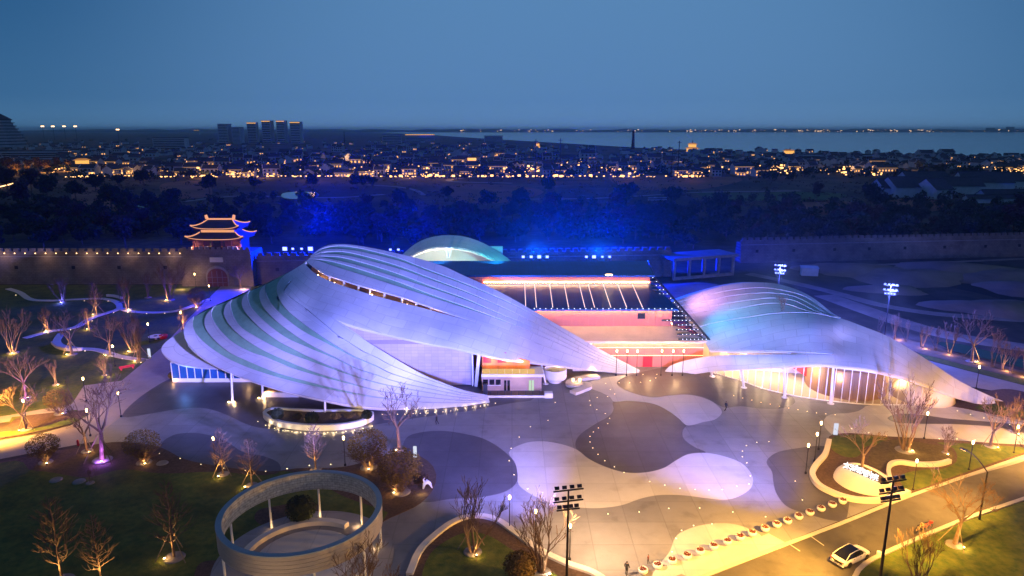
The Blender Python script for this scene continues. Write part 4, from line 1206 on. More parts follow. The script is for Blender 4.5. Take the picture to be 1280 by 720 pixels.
def chinese_roof(par, cy, z, hw, hd, rise, ridge, over_up=.9, mroof=None, cap=True):
    """hipped roof with upturned corners: eave rectangle hw x hd rising to a ridge (or to a smaller rectangle)"""
    N = 12
    v = []
    rows = 6
    for side in range(4):
        for i in range(N + 1):
            s = -1 + 2 * i / N
            for j in range(rows + 1):
                t = j / rows
                prof = t ** 1.5
                up = over_up * abs(s) ** 4 * (1 - t) ** 2
                if side in (0, 2):
                    w = hw + (ridge[0] - hw) * t
                    d = hd + (ridge[1] - hd) * t
                    x, y = s * w, -d if side == 0 else d
                else:
                    w = hw + (ridge[0] - hw) * t
                    d = hd + (ridge[1] - hd) * t
                    x, y = (w if side == 1 else -w), s * d
                v.append((x, cy + y, z + rise * prof + up))
    f = []
    S_ = (N + 1) * (rows + 1)
    for side in range(4):
        for i in range(N):
            for j in range(rows):
                a = side * S_ + i * (rows + 1) + j
                f.append((a, a + rows + 1, a + rows + 2, a + 1))
    rf = MB().add(v, f).build('roof', mroof or M['tile_roof'], par)
    # under-eave board and lit edges
    MB().box(-hw * .93, hw * .93, cy - hd * .93, cy + hd * .93, z - .35, z - .02).build('eave_board', M['timber_red'], par)
    for sx, sy in ((-1, -1), (1, -1), (1, 1), (-1, 1)):
        pts = []
        for j in range(rows + 1):
            t = j / rows
            pts.append(Vector((sx * (hw + (ridge[0] - hw) * t), cy + sy * (hd + (ridge[1] - hd) * t), z + rise * t ** 1.5 + over_up * (1 - t) ** 2 + .1)))
        MB().tube(pts, .17, 5).build('hip_ridge', M['gold_edge'], rf)
    pts = [Vector((s * hw, cy - hd - .02, z + over_up * abs(s) ** 4 - .02)) for s in np.linspace(-1, 1, 17)]
    MB().tube(pts, .10, 5).build('eave_light', M['gold_edge'], rf)
    return rf
MB().box(-6.6, 6.6, 2.2, 9.4, 10.0, 13.7).build('lower_room', M['timber_red'], gate)
for k in range(6):
    x = -6.9 + k * 13.8 / 5
    MB().tube([Vector((x, 1.9, 10)), Vector((x, 1.9, 13.7))], .22, 8).build('pillar', M['timber_red'], gate)
for x in (-4.2, 4.2):
    MB().box(x - 1.4, x + 1.4, 1.98, 2.19, 10, 11.6).build('pale_panel', M['cream'], gate)
MB().box(-2.2, 2.2, 2.05, 2.19, 10, 13.2).build('dark_doorway', M['black'], gate)
chinese_roof(gate, 5.8, 13.9, 8.4, 5.6, 1.7, (5.2, 2.8))
MB().box(-5.0, 5.0, 3.2, 8.4, 15.4, 16.8).build('upper_room', M['timber_red'], gate)
MB().box(-4.9, 4.9, 3.1, 3.19, 15.6, 16.5).build('lit_frieze', emit('lit frieze', (1.0, .42, .16), .9), gate)
chinese_roof(gate, 5.8, 16.9, 7.0, 4.6, 2.1, (3.7, .25))
MB().box(-3.8, 3.8, 5.55, 6.05, 18.9, 19.4).build('main_ridge', M['gold_edge'], gate)
for s in (-1, 1):
    MB().hexa([Vector((s * 3.5, 5.5, 19.2)), Vector((s * 4.3, 5.5, 19.2)), Vector((s * 4.3, 6.1, 19.2)), Vector((s * 3.5, 6.1, 19.2))], [Vector((s * 3.9, 5.6, 20.5)), Vector((s * 4.5, 5.6, 20.3)), Vector((s * 4.5, 6.0, 20.3)), Vector((s * 3.9, 6.0, 20.5))]).build('ridge_ornament', M['gold_edge'], gate)
for x in (-7, -2.5, 2.5, 7):
    point('gate_light', Vector((-86.5 + x, 196.9, 11.5)), (1.0, .48, .26), 420, .2)
for x in (-9, 9):
    point('gate_light', Vector((-86.5 + x, 192, .8)), (1.0, .55, .35), 420, .2)
tag(MB().box(-193, -186.5, 198.6, 199.4, 0, 4.6).build('wall_door', M['timber_red']), 'dark red square door in the city wall below the lamps', 'door')

# concrete frame of an unfinished gallery between the two walls
cg = thing('concrete_gallery', 'pale concrete frame of an unfinished flat roofed gallery by the wall', 'building', G(880, 347))
q = G(880, 347)
ang = math.atan2(G(930, 340).y - G(845, 349).y, G(930, 340).x - G(845, 349).x)
cg.rotation_euler.z = 0.35
for k in range(5):
    for j in range(2):
        MB().box(-11 + k * 5.4 - .35, -11 + k * 5.4 + .35, j * 8 - .35, j * 8 + .35, 0, 6.2).build('pillar', M['stone'], cg)
MB().box(-12, 11.6, -1, 9, 6.2, 6.9).build('roof_slab', mat('teal grey roofing', (.10, .15, .17), .8, .2, .3), cg)
MB().box(-12.1, 11.7, -1.1, -1.02, 6.1, 6.95).build('edge_beam', M['stone'], cg)
MB().box(-11, 10.6, -.3, .3, .0, .9).build('plinth_beam', M['stone'], cg)
tag(MB().box(-2.5, 2.5, 0, 2.4, 0, 2.5).add([(-2.7, -.2, 2.5), (2.7, -.2, 2.5), (2.7, 2.6, 2.9), (-2.7, 2.6, 2.9)], [(0, 1, 2, 3)]).build('site_cabin', M['whitewash'], None, G(1012, 345), (0, 0, -.2)), 'small pale site cabin near the blue flood mast', 'cabin')

# ================================================================ RING PAVILION
ring = thing('ring_pavilion', 'large grey slatted ring raised on thin white columns over a round court', 'pavilion', (-22.2, 64.8, .15))
M['ringwood'] = mat('taupe slats', (.40, .35, .31), .7, .12, 1.2, .15, 6, stretch=(1, 1, 6))
M['ringmosaic'] = brick_lines(mat('grey green mosaic', (.52, .52, .48), .7, .3, 2.5), 'Object', .6, .3, .04, .6, .5, 1.0, (R(90), 0, 0))
M['ringcap'] = mat('blue grey cap', (.30, .36, .40), .6, .06, 1)
RR = 8.35
def hoop(r0, r1, z0, z1, n=96):
    b = MB()
    v = []
    for k in range(n):
        t = 2 * math.pi * k / n
        for r, z in ((r0, z0), (r1, z0), (r1, z1), (r0, z1)):
            v.append((r * math.cos(t), r * math.sin(t), z))
    f = []
    for k in range(n):
        a, c = 4 * k, 4 * ((k + 1) % n)
        for j in range(4):
            f.append((a + j, c + j, c + (j + 1) % 4, a + (j + 1) % 4))
    return b.add(v, f)
for k in range(5):
    hoop(RR - .12, RR, 3.75 + k * .42, 3.75 + k * .42 + .395).build('ring_slat', M['ringwood'], ring)
hoop(RR - .5, RR - .06, 3.78, 5.80).build('ring_core', M['ringmosaic'], ring)
hoop(RR - .14, RR - .121, 3.78, 5.8).build('ring_backing', M['cream'], ring)
hoop(RR - .56, RR + .04, 5.85, 5.97).build('ring_cap', M['ringcap'], ring)
for k in range(9):
    t = 2 * math.pi * (k + .35) / 9
    MB().tube([Vector(((RR - .32) * math.cos(t), (RR - .32) * math.sin(t), 0)), Vector(((RR - .32) * math.cos(t), (RR - .32) * math.sin(t), 3.8))], .13, 8).build('column', M['white'], ring)
for k in range(9):
    t = 2 * math.pi * (k + .35) / 9
    point('ring_column_light', Vector((-22.2 + (RR - .9) * math.cos(t), 64.8 + (RR - .9) * math.sin(t), .5)), WARM, 38, .08)
MB().lathe([(9.4, .0), (9.4, .03), (0, .03)], 64).build('court_floor', M['plaza'], ring)
MB().lathe([(5.4, .03), (5.4, .04), (0, .04)], 64).build('court_centre', M['patch_white'], ring)
arcp = [Vector((6.6 * math.cos(t), 6.6 * math.sin(t), 0)) for t in np.linspace(R(62), R(196), 40)]
bn = tag(MB().ribbon(arcp, .75, 0, .55).build('arc_bench', M['cream'], None, (-22.2, 64.8, .18)), 'cream curved bench inside the ring pavilion', 'bench')
# ================================================================ FLOODLIGHT MASTS
def flood_mast(base, h, aim, label, lamps, lens, group=None):
    """aim: direction the heads face (plan angle)"""
    t = thing('floodlight_mast', label, 'floodlight', base, aim, group)
    MB().tube([(0, 0, 0), (0, 0, h)], [.16, .09], 8).build('pole', M['black'], t)
    MB().lathe([(.35, 0), (.35, .06), (.17, .1)], 10).build('base_plate', M['black'], t)
    for r_, (z, n, w) in enumerate(((h - .05, 4, 3.0), (h - 1.2, 4, 3.0), (h - 2.1, 4, 2.3))):
        MB().box(-w / 2, w / 2, -.06, .06, z - .06, z + .06).build('cross_arm', M['black'], t)
        for k in range(n):
            x = -w / 2 + w * (k + .5) / n
            hd = MB()
            Mx = Matrix.Translation((x, .1, z + .28)) @ Matrix.Rotation(R(-25), 4, 'X')
            hd.box(-.21, .21, -.10, .12, -.16, .16, Mx)
            o = hd.build('lamp_head', M['black'], t)
            ln = MB()
            ln.box(-.18, .18, .122, .14, -.13, .13, Mx)
            ln.build('lamp_lens', lens, o)
    for loc, tgt, c, w, cone in lamps:
        spot('flood_beam', Vector(base) + Vector(loc), tgt, c, w, cone, 1.0 if cone > 58 else .5, .5)
    return t
violet_lens = emit('violet flood lens', (.5, .4, 1.0), 8)
pA, pB = G(708, 742), G(1098, 737)
LAV = (.28, .26, 1.0)
LBL = (.17, .24, 1.0)
PLZ = (.24, .24, 1.0)
SOD = (1.0, .47, .06)
flood_mast(pA, 11.4, R(12), 'tall black floodlight mast rising from the tree bed wall', [((0, .7, 11.5), (-60, 108, 16), LAV, 850000, 34), ((0, .7, 11.5), (-28, 110, 16), LAV, 210000, 38), ((.5, .7, 11.5), (-17, 122, 23), LBL, 370000, 48), ((.4, .7, 10), (-10, 102, 1), PLZ, 190000, 60), ((.4, .5, 9.6), (13, 72, 0), (1.0, .60, .30), 42000, 100), ((-.6, .5, 9.6), (-22, 68, 3), (1.0, .74, .52), 4500, 60)], violet_lens)  # the warm beams onto paving and ring are added fill
flood_mast(pB, 12.0, R(15), 'tall black floodlight mast at the corner of the roadside lawn', [((0, .7, 12.1), (84, 110, 16), LAV, 170000, 44), ((-.5, .7, 12), (52, 116, 18), (.12, .22, 1.0), 380000, 44), ((-.5, .7, 12), (9, 121, 14), (.30, .28, 1.0), 50000, 26), ((-.6, .5, 10), (22, 112, 4), (.22, .25, 1.0), 260000, 60), ((-.6, .5, 9.6), (20, 69, 0), SOD, 74000, 116), ((.6, .5, 9.6), (52, 78, 0), SOD, 60000, 110)], violet_lens)  # sodium beams added to this mast to warm the paving and road
bm = (1.0, .72, .5)
# masts behind the east shell, blue heads facing the building
for px, py, Y, lab in ((975, 337, 166, 'blue lit floodlight mast near the unfinished gallery'), (1113, 362, 143, 'blue lit floodlight mast beyond the east shell by the dirt track')):
    top = P(px, py, Y)
    t = flood_mast(Vector((top.x, Y, 0)), top.z + 1.0, R(155), lab, [], M['blue_led'])
    point('blue_glow', Vector((top.x, Y - 1.2, top.z)), BLUE, 45000, .4)
    spot('blue_beam', Vector((top.x, Y - 1, top.z)), (top.x - 35, 120, 8), (.25, .35, 1.0), 60000, 90, .8)
# clusters of blue floods on the city wall parapet
def flood_on(p, s, face=-.0):
    t = thing('blue_floodlight', 'blue floodlight on a short bracket above the brick city wall', 'floodlight', p, face, 'blue floodlights along the city wall')
    MB().tube([(0, .3, -1.5), (0, .3, 0)], .08, 6).build('bracket', M['black'], t)
    MB().box(-s, s, 0, .4, -s * .8, s * .8).build('housing', M['black'], t)
    MB().box(-s * .88, s * .88, -.06, -.003, -s * .7, s * .7).build('lens', M['blue_led'], t)
for px, s in ((356, .75), (366, .4), (377, .4), (388, .8)):
    flood_on(P(px, 311, 200.5), s)
for px, s in ((488, .4), (498, .4)):
    flood_on(P(px, 312, 202), s)
for px, s in ((654, .5), (664, .5), (674, .65), (684, .5)):
    flood_on(P(px, 321, 206), s)
for px, s in ((733, .45), (742.5, .65), (753, .4), (762, .42)):
    flood_on(P(px, 321, 207), s)
for px, y, Y, w, bm_ in ((372, 311, 200, 260000, .15), (493, 312, 202, 90000, .5), (668, 321, 206, 150000, 5.0), (747, 321, 207, 140000, 5.0)):
    p = P(px, y, Y)
    point('blue_glow', p + Vector((5.0, 9.0, 8.0)), (.0, .012, 1.0), w * 1.9, 1.0)
    spot('blue_beam', p + Vector((0, -.6, 2.0)), (p.x * .5 + 8, 140, 12), (.0, .12, 1.0), w * bm_ * .7, 60, .8)
# colour wash on the valley of the east shell, from the hall roof
spot('cyan_wash', (33, 131, 14.5), P(945, 397, 125), (.05, .75, .95), 6000, 100, 1.0)
spot('pink_wash', (33, 138, 14), P(930, 370, 138), (1.0, .45, .75), 7000, 110, 1.0)

# ================================================================ TORCH LAMPS
def torch_proto(h):
    t = link('torch_lamp', None)
    MB().lathe([(.16, 0), (.16, .25), (.06, .32), (.05, h - .55), (.12, h - .5), (.14, h - .42)], 8).build('post', M['black'], t)
    MB().lathe([(.09, h - .42), (.13, h - .2), (.12, h), (.05, h + .05), (0, h + .05)], 8).build('flame_shade', M['warm'], t)
    return t
tp = torch_proto(4.3)
tp5 = torch_proto(5.0)
first = {}
def torch(px, py, label, proto=tp, h=4.3, w=150, group=None, col=WARM):
    p = G(px, py, .05)
    if proto.name not in first:
        o = proto
        first[proto.name] = 1
    else:
        o = copy_tree(proto)
    o.location = p
    tag(o, label, 'lamp', group)
    point('torch_light', p + Vector((0, 0, h + .25)), col, w, .2)
    return o
for k, x in enumerate((770, 783, 795.6, 826, 840, 853)):
    torch(x, 469.5, 'black flame topped lamp post in front of the red hall', tp5, 5.0, 420, 'six flame lamps before the hall')
for px, py, lab in ((270, 583, 'torch lamp post at the mulch border beside the staked conical tree'), (431.5, 582, 'torch lamp post at the mulch border beside the round ochre tree'), (637, 662, 'torch lamp post where the cream bed wall meets the plaza, next to the vase tree'),
                    (669.5, 681, 'torch lamp post between the two vase trees of the walled bed'), (712, 700, 'torch lamp post right behind the tall floodlight mast'),
                    (1007, 592, 'torch lamp post of the trio beside the sign bed, closest to the flower bowls'), (1018, 577, 'torch lamp post of the trio beside the sign bed, between the other two'), (1023, 562, 'torch lamp post of the trio beside the sign bed, closest to the info totem'),
                    (1155, 549, 'torch lamp post on the pale walk before the glass hall'), (1210.7, 588, 'torch lamp post on the bed lawn near the street light'), (1141, 613, 'torch lamp post on the bed lawn behind the S wall'), (1267, 567, 'torch lamp post at the bed edge by the leaning tree'),
                    (1220, 486, 'torch lamp post beside the tip of the east shell'), (228, 412, 'torch lamp post at the gate path beside the canopy'), (187.5, 428, 'torch lamp post on the garden lawn by the red seat'), (144, 458, 'torch lamp post by the hooked garden walk'),
                    (108, 502, 'torch lamp post behind the big violet tree'), (113, 545, 'torch lamp post among the violet tree branches'), (34, 532, 'torch lamp post on the path island by the staked tree'), (245, 360, 'torch lamp post before the gate tower'), (263, 376, 'torch lamp post on the gate path by the pink bush'), (151.5, 521, 'torch lamp post beside the corner of the tan path')):
    torch(px, py, lab, tp, 4.3, 420 if px > 900 else (900 if px < 125 else 220), None, ORANGE if px < 125 or px > 900 else WARM)

for px_, py_ in ((318, 815), (455, 806)):  # unseen torches, added to light the near face of the ring
    torch(px_, py_, 'added torch lamp post out of view, lighting the front of the ring pavilion', tp, 4.3, 420, 'added torch lamps lighting the ring')
# street lights of the road: curved arms, the visible one and its neighbours along the kerb
def street_light(base, label, lit=46000, aim=None):
    t = thing('street_light', label, 'street light', base, 0)
    d = Vector((-.45, .89, 0))
    pts = [Vector((0, 0, 0)), Vector((0, 0, 6.2))] + [Vector((0, 0, 6.2)) + d * (2.6 * s) + Vector((0, 0, 1.6 * math.sin(s * math.pi / 2))) for s in (.2, .45, .7, 1.0)]
    MB().tube(pts, [.12, .09, .08, .07, .06, .06], 8).build('pole', M['black'], t)
    hd = pts[-1]
    Mx = Matrix.Translation(hd) @ Matrix.Rotation(math.atan2(d.y, d.x), 4, 'Z')
    o = MB().box(-.1, .7, -.16, .16, -.06, .08, Mx).build('lamp_head', M['black'], t)
    MB().box(.0, .62, -.12, .12, -.085, -.063, Mx).build('lamp_lens', emit('sodium lens', (1, .52, .14), 20) if 'sodium lens' not in bpy.data.materials else bpy.data.materials['sodium lens'], o)
    spot('sodium_light', base + hd + d * .4 + Vector((0, 0, -.15)), base + hd + d * 6 + Vector((0, 0, -9)), (1.0, .46, .08), lit, 150, .6, .25)
    return t
b0 = G(1224, 650)
street_light(b0, 'black curved arm street light at the kerb of the roadside lawn', 18000)
rd = (G(1280, 624) - G(1117, 687)).normalized()
street_light(b0 + rd * 24, 'black curved arm street light farther along the road kerb', 40000)

street_light(Vector((27, 45, 0)), 'black curved arm street light at the plaza end of the road', 52000)
street_light(G(-20, 560), 'black curved arm street light by the tan path at the garden corner', 48000)
# ================================================================ SMALL GROUND LIGHTS
gl_me = MB().lathe([(.07, 0), (.07, .03), (.0, .035)], 8).mesh('ground_light', M['amber_dot'])
def ground_light(px, py, lab, grp, s=1.0):
    o = link('ground_light', gl_me, None, G(px, py, .07))
    o.scale = (s, s, s)
    tag(o, lab, 'ground light', grp)
def along(pts, n, lab, grp, jit=0.0, s=1.0):
    r = random.Random(len(pts) * 7 + n)
    for q in catmull(pts, n):
        ground_light(q[0] + r.uniform(-jit, jit), q[1] + r.uniform(-jit, jit) * .4, lab, grp, s)
for a, b in ((737, 501), (738, 506.5), (746, 512), (756.5, 517), (762, 523), (759.5, 529.5), (748, 535), (741.7, 540), (737.5, 545.5), (737.5, 552.6), (741, 560), (747.5, 568), (756, 576), (768, 583.5), (780, 590.7), (746.5, 497), (757, 479.5), (763, 487), (759.5, 495.8), (768.5, 492.5), (774, 478.5), (787, 478.5), (800.7, 478), (812.7, 476), (819.7, 472.5), (803.7, 468), (821, 468), (694, 503), (685, 525.5), (663, 533.5), (649, 546.4), (639, 560.5), (636.5, 576), (642.5, 593.5), (659.5, 611)):
    ground_light(a, b, 'tiny amber light set flush in the central plaza paving', 'flush lights of the central plaza')
for a, b in ((928, 571), (928, 564), (933, 557), (946, 553), (961, 552), (933.5, 578.6), (938, 595), (936, 605), (921, 608), (903, 612), (886.5, 612.5), (869, 612), (850, 610.5), (831, 606.5), (812, 602), (836, 635.5), (799, 640), (760, 642.5), (874.5, 635), (916, 640), (957, 646), (994, 601.5), (1003, 625), (890, 655), (867, 657), (852, 663), (845, 673), (840, 690)):
    ground_light(a, b, 'tiny amber light set flush beside the pale cloud patch', 'flush lights of the south plaza')
along([(917, 494.5), (928, 497.5), (939, 500), (949, 502.5), (962, 505), (972, 507.5), (983, 509.5), (995, 511.8), (1007, 514), (1019, 516), (1044, 518.5)], 12, 'tiny amber light in the dark paving before the glass hall', 'flush lights before the glass hall')
along([(478, 518), (512, 517.5), (545, 515.5), (568, 513), (590, 509.5), (608, 506.5), (619, 504)], 16, 'tiny amber light along the foot of the ribbed shell', 'flush lights at the shell foot', .6)
along([(322, 527), (335, 533), (352, 538), (375, 540.5), (400, 541), (425, 540), (448, 537), (465, 532.5)], 14, 'tiny amber light round the crescent planter', 'flush lights at the crescent planter', .4)
along([(200, 567), (235, 575), (262, 583), (338, 589), (375, 583), (412, 580)], 9, 'tiny amber light along the front mulch border', 'flush lights at the mulch border', 1.5)
along([(1065, 536), (1098, 543), (1120, 546), (1150, 548), (1200, 549), (1240, 552)], 9, 'tiny amber light along the pale walk by the sign garden', 'flush lights of the east walk', 1.0)
along([(1180, 508), (1205, 516), (1235, 524), (1262, 531)], 6, 'tiny amber light along the walk below the shell tip', 'flush lights below the shell tip', .8)
along([(20, 369), (60, 377.5), (100, 376), (140, 378), (150, 387), (125, 396), (95, 411), (60, 416)], 9, 'small amber light on the winding garden walk', 'lights of the garden walk', .6, 1.5)
along([(160, 390.5), (195, 392.5), (228, 388)], 4, 'small amber light on the walk towards the gate path', 'lights of the garden walk to the gate', .6, 1.5)
along([(82, 437), (115, 440), (150, 448), (176, 453)], 5, 'small amber light along the hooked garden walk', 'lights of the hooked walk', .6, 1.5)
along([(294, 712), (300, 705), (461, 698), (470, 690), (473, 680)], 6, 'small amber light at the foot of a ring column', 'lights round the ring court', .5)
# lamps along the foot of the ribbed shell and the crescent planter wall
for q in catmull([(508, 510.3), (532, 511), (560, 509.4), (581, 507), (606, 503)], 9):
    p = G(q[0], q[1] + .6, .25)
    point('foot_light', p, (1.0, .72, .45), 30, .08)
cp = thing('crescent_planter', 'white crescent planter lit by warm spots under the shell edge', 'planter', G(399, 527))
pc = cp.location.copy()
oval = outline([(331, 522), (345, 531.5), (370, 536.5), (399, 538), (430, 536.5), (455, 531), (466.5, 523.5), (455, 519.5), (430, 519), (399, 519.5), (365, 518), (340, 517)], 0, 80)
MB().ribbon([p - pc for p in oval], .5, 0, 1.0, True).build('planter_wall', M['white'], cp)
MB().poly([p - pc for p in oval], .75).build('soil', M['mulch'], cp)
for q in catmull([(336, 529), (352, 535), (375, 539), (400, 540), (425, 539), (448, 535.5), (463, 530)], 12):
    point('planter_light', G(q[0], q[1], .25), (1.0, .70, .36), 26, .06)

for a, b in ((352, 524), (385, 526), (420, 526), (450, 523)):
    p = G(a, b)
    p.z = 1.5
    point('planter_fill', p, (1.0, .72, .34), 42, .08)  # added point lights, only to brighten the inside of the planter
# ================================================================ TREES
def wob(r, a):
    return Vector((r.uniform(-a, a), r.uniform(-a, a), r.uniform(-a, a)))

def grow(mb, p, d, L, rad, depth, r, up=.15, seg=3, kids=3, spread=.7, tw=None, minr=.018):
    pts, rads = [p], [rad]
    for k in range(seg):
        d = (d + wob(r, .16) + Vector((0, 0, up * .5))).normalized()
        p = p + d * (L / seg)
        pts.append(p)
        rads.append(max(minr, rad * (1 - .55 * (k + 1) / seg)))
    tgt = tw if (tw is not None and depth <= 1) else mb
    tgt.tube(pts, rads, 5 if depth >= 2 else 3, False)
    if depth <= 0:
        return
    for k in range(kids):
        t = r.uniform(.35, 1.0) if k else 1.0
        i = min(seg, max(1, int(round(t * seg))))
        ax = wob(r, 1).normalized()
        nd = (d + ax * spread).normalized()
        grow(mb, pts[i], nd, L * r.uniform(.5, .72), rads[i] * .75, depth - 1, r, up, seg, kids, spread, tw, minr)

def vase_tree(seed, stems=6, H=6.0, lean=.42, tuft=False):
    r = random.Random(seed)
    tr, tw = MB(), MB()
    for k in range(stems):
        a = 2 * math.pi * (k + r.random() * .6) / stems
        l = lean * r.uniform(.35, 1.0)
        d = Vector((math.cos(a) * l, math.sin(a) * l, 1)).normalized()
        grow(tr, Vector((math.cos(a) * .16, math.sin(a) * .16, -.05)), d, H * r.uniform(.36, .46), .075 + r.random() * .03, 4, r, .18, 4, 3, .42, tw, .014)
    return tr, tw

def conic_tree(seed, H=6.0, W=1.7):
    r = random.Random(seed)
    tr, tw = MB(), MB()
    tr.tube([Vector((0, 0, -.05)), Vector((.03, .02, H * .35)), Vector((-.03, .04, H * .7)), Vector((.02, 0, H))], [.10, .075, .045, .012], 6, False)
    n = 58
    for k in range(n):
        t = .20 + .76 * k / n
        a = k * 2.4 + r.uniform(-.4, .4)
        w = W * (1 - t) ** .75 * (.55 + .45 * min(1, (t - .12) / .2)) * r.uniform(.75, 1.1) + .15
        d = Vector((math.cos(a), math.sin(a), r.uniform(.25, .6))).normalized()
        grow(tw, Vector((0, 0, H * t)), d, w, .034 * (1.2 - t), 1, r, .28, 3, 5, .55, tw, .014)
    return tr, tw

def spread_tree(seed, H=7.0, trunk=.32, depth=4, kids=3, r0=.17, up=.12, sp=.62):
    r = random.Random(seed)
    tr, tw = MB(), MB()
    top = Vector((r.uniform(-.2, .2), r.uniform(-.2, .2), H * trunk))
    tr.tube([Vector((0, 0, -.05)), top * .5 + wob(r, .05), top], [r0 * 1.25, r0, r0 * .85], 7, False)
    nb = 5
    for k in range(nb):
        a = 2 * math.pi * (k + r.random() * .5) / nb
        d = Vector((math.cos(a) * .62, math.sin(a) * .62, 1)).normalized()
        grow(tr, top, d, H * .31, r0 * .55, depth, r, up, 3, kids, sp, tw, .014)
    return tr, tw

def add_leaves(mb, r, centre, n, rx, rz, s, shell=.55, flat=0.0):
    for k in range(n):
        u = wob(r, 1)
        while u.length > 1 or u.length < shell:
            u = wob(r, 1)
        p = centre + Vector((u.x * rx, u.y * rx, u.z * rz))
        a, b = wob(r, 1).normalized(), wob(r, 1).normalized()
        c = a.cross(b)
        if c.length < .05:
            continue
        c.normalize()
        b = c.cross(a)
        q = s * r.uniform(.6, 1.3)
        mb.add([p - a * q - b * q * .6, p + a * q - b * q * .6, p + a * q * .7 + b * q * .6, p - a * q * .7 + b * q * .6], [(0, 1, 2, 3)])

def round_tree(seed, H=3.6, rad=1.5, leaves=2200):
    r = random.Random(seed)
    tr, tw, lf = MB(), MB(), MB()
    c = Vector((0, 0, H - rad))
    for k in range(16):
        a = 2 * math.pi * k / 16 + r.random()
        d = Vector((math.cos(a) * r.uniform(.2, .9), math.sin(a) * r.uniform(.2, .9), 1)).normalized()
        grow(tr, Vector((math.cos(a) * .08, math.sin(a) * .08, -.05)), d, H * .29, .05, 3, r, .04, 3, 3, .55, tw, .012)
    add_leaves(lf, r, c, leaves, rad, rad * .88, .055, .62)
    return tr, tw, lf

TR = {}
def kind_mesh(key, res):
    tr, tw = res[0], res[1]
    TR[key] = [tr.mesh('trunk', M['bark']), tw.mesh('crown', M['twig'])]
    if len(res) > 2:
        TR[key].append(res[2].mesh('foliage', M['leaf_gold']))
for s in range(3):
    kind_mesh('vase%d' % s, vase_tree(11 + s, 5 + s, 6.0))
    kind_mesh('conic%d' % s, conic_tree(31 + s, 6.0))
    kind_mesh('spread%d' % s, spread_tree(51 + s, 7.0))
    kind_mesh('round%d' % s, round_tree(71 + s))
for s in range(2):
    kind_mesh('slim%d' % s, vase_tree(91 + s, 3, 6.0, .22))
HT = {'vase': 6.6, 'conic': 6.0, 'spread': 7.2, 'round': 3.6, 'slim': 6.6}
stake_me = MB().tube([(0, 1.25, 0), (0, .05, 2.2)], .035, 5).mesh('stake', M['stake'])
ring_me = MB().lathe([(.75, 0), (.7, .10), (.45, .13), (0, .12)], 14).mesh('gravel_ring', M['stone'])
up_body = MB().lathe([(.10, 0), (.10, .18), (.12, .24)], 8).mesh('lamp_body', M['black'])
up_lens = MB().lathe([(.115, .242), (.09, .27), (0, .28)], 8).mesh('lamp_lens', M['warm'])
rt = random.Random(5)
def tree(px, py, ytop, key, label, stakes=False, light=None, z=.12, watts=60, wide=1.0, ring=True, off=None, group=None, lamp=True):
    p = G(px, py, z)
    H = P(px, ytop, p.y).z - z
    s = H / HT[key.rstrip('0123456789')]
    o = thing('bush' if key.startswith('round') and H < 3.4 else 'tree', label, 'bush' if key.startswith('round') and H < 3.4 else 'tree', p, rt.uniform(0, 6.28), group)
    for me in TR[key]:
        c = link(me.name, me, o)
        c.scale = (s * wide, s * wide, s)
    if stakes:
        for k in range(3):
            c = link('stake', stake_me, o, None, (0, 0, k * 2.09 + .4))
            c.scale = (s, s, s)
    if ring:
        c = link('gravel_ring', ring_me, o)
        c.scale = (max(.7, s), max(.7, s), 1)
    if light:
        a = off if off is not None else rt.uniform(-2.6, -.5)
        lp = p + Vector((math.cos(a) * .95, math.sin(a) * .95, 0))
        if lamp:
            u = thing('garden_uplight', 'small uplight at the foot of the ' + label, 'garden light', lp)
            if len(u['label'].split()) > 16:
                u['label'] = ' '.join(u['label'].split()[:15])
            link('lamp_body', up_body, u)
            link('lamp_lens', up_lens, u)
        point('uplight', lp + Vector((0, 0, .42)), light, watts * 1.1, .08)
        spot('uplight_beam', lp + Vector((0, 0, .45)), p + Vector((0, 0, H * .72)), light, watts * (34.0 if key.startswith('conic') else (10.0 if key.startswith('round') else 9.0)), 80, .8, .1)
    return o
O = (1.0, .52, .14)
V = (.42, .14, 1.0)
BL = (.10, .12, 1.0)
# west garden
for i, (px, py, yt, k, lab, st, li, w) in enumerate([
    (16, 441, 380, 'vase0', 'bare orange lit vase tree at the far corner of the garden lawn', False, O, 240),
    (32, 497, 438, 'spread0', 'bare violet tinged tree above the path island', True, V, 200),
    (70, 481, 445, 'slim0', 'slim orange lit sapling clump above the tan path island', False, O, 170),
    (79, 378, 343, 'vase1', 'blue lit bare tree beside the upper garden walk', False, BL, 420),
    (59, 413, 383, 'vase2', 'orange lit bare sapling at the end of the winding walk', True, O, 150),
    (90, 443, 386, 'spread1', 'staked bare tree inside the hook of the garden walk', True, O, 200),
    (121, 393, 352, 'conic0', 'staked conical bare tree inside the walk bend', True, O, 170),
    (111, 411, 385, 'conic1', 'small staked conical bare tree below the walk bend', True, O, 130),
    (138, 444, 396, 'spread2', 'violet brown bare tree beside the hooked walk', True, O, 200),
    (159, 387, 340, 'slim1', 'tall slender bare tree where the garden walks part', False, O, 160),
    (166, 439, 386, 'vase1', 'orange lit vase tree beside the red seat', False, O, 200),
    (175, 451, 388, 'slim0', 'slender orange lit tree at the end of the hooked walk', True, O, 180),
    (212, 375, 320, 'vase0', 'tall orange lit vase tree on the lawn before the city wall', False, O, 280),
    (131, 469, 441, 'vase2', 'short orange lit vase tree next to the red bench', False, O, 150),
    (301, 360, 326, 'spread0', 'bare tree in front of the gate tower base', False, None, 0),
    (229, 409, 382, 'conic2', 'small staked tree with starry light beside the canopy', True, O, 120),
    (152, 378, 345, 'slim1', 'thin unlit bare tree on the lawn below the wall lamps', False, None, 0),
    (185, 372, 335, 'slim0', 'thin dark bare tree close to the city wall', False, None, 0),
    ]):
    tree(px, py, yt, k, lab, st, li, .03, w)
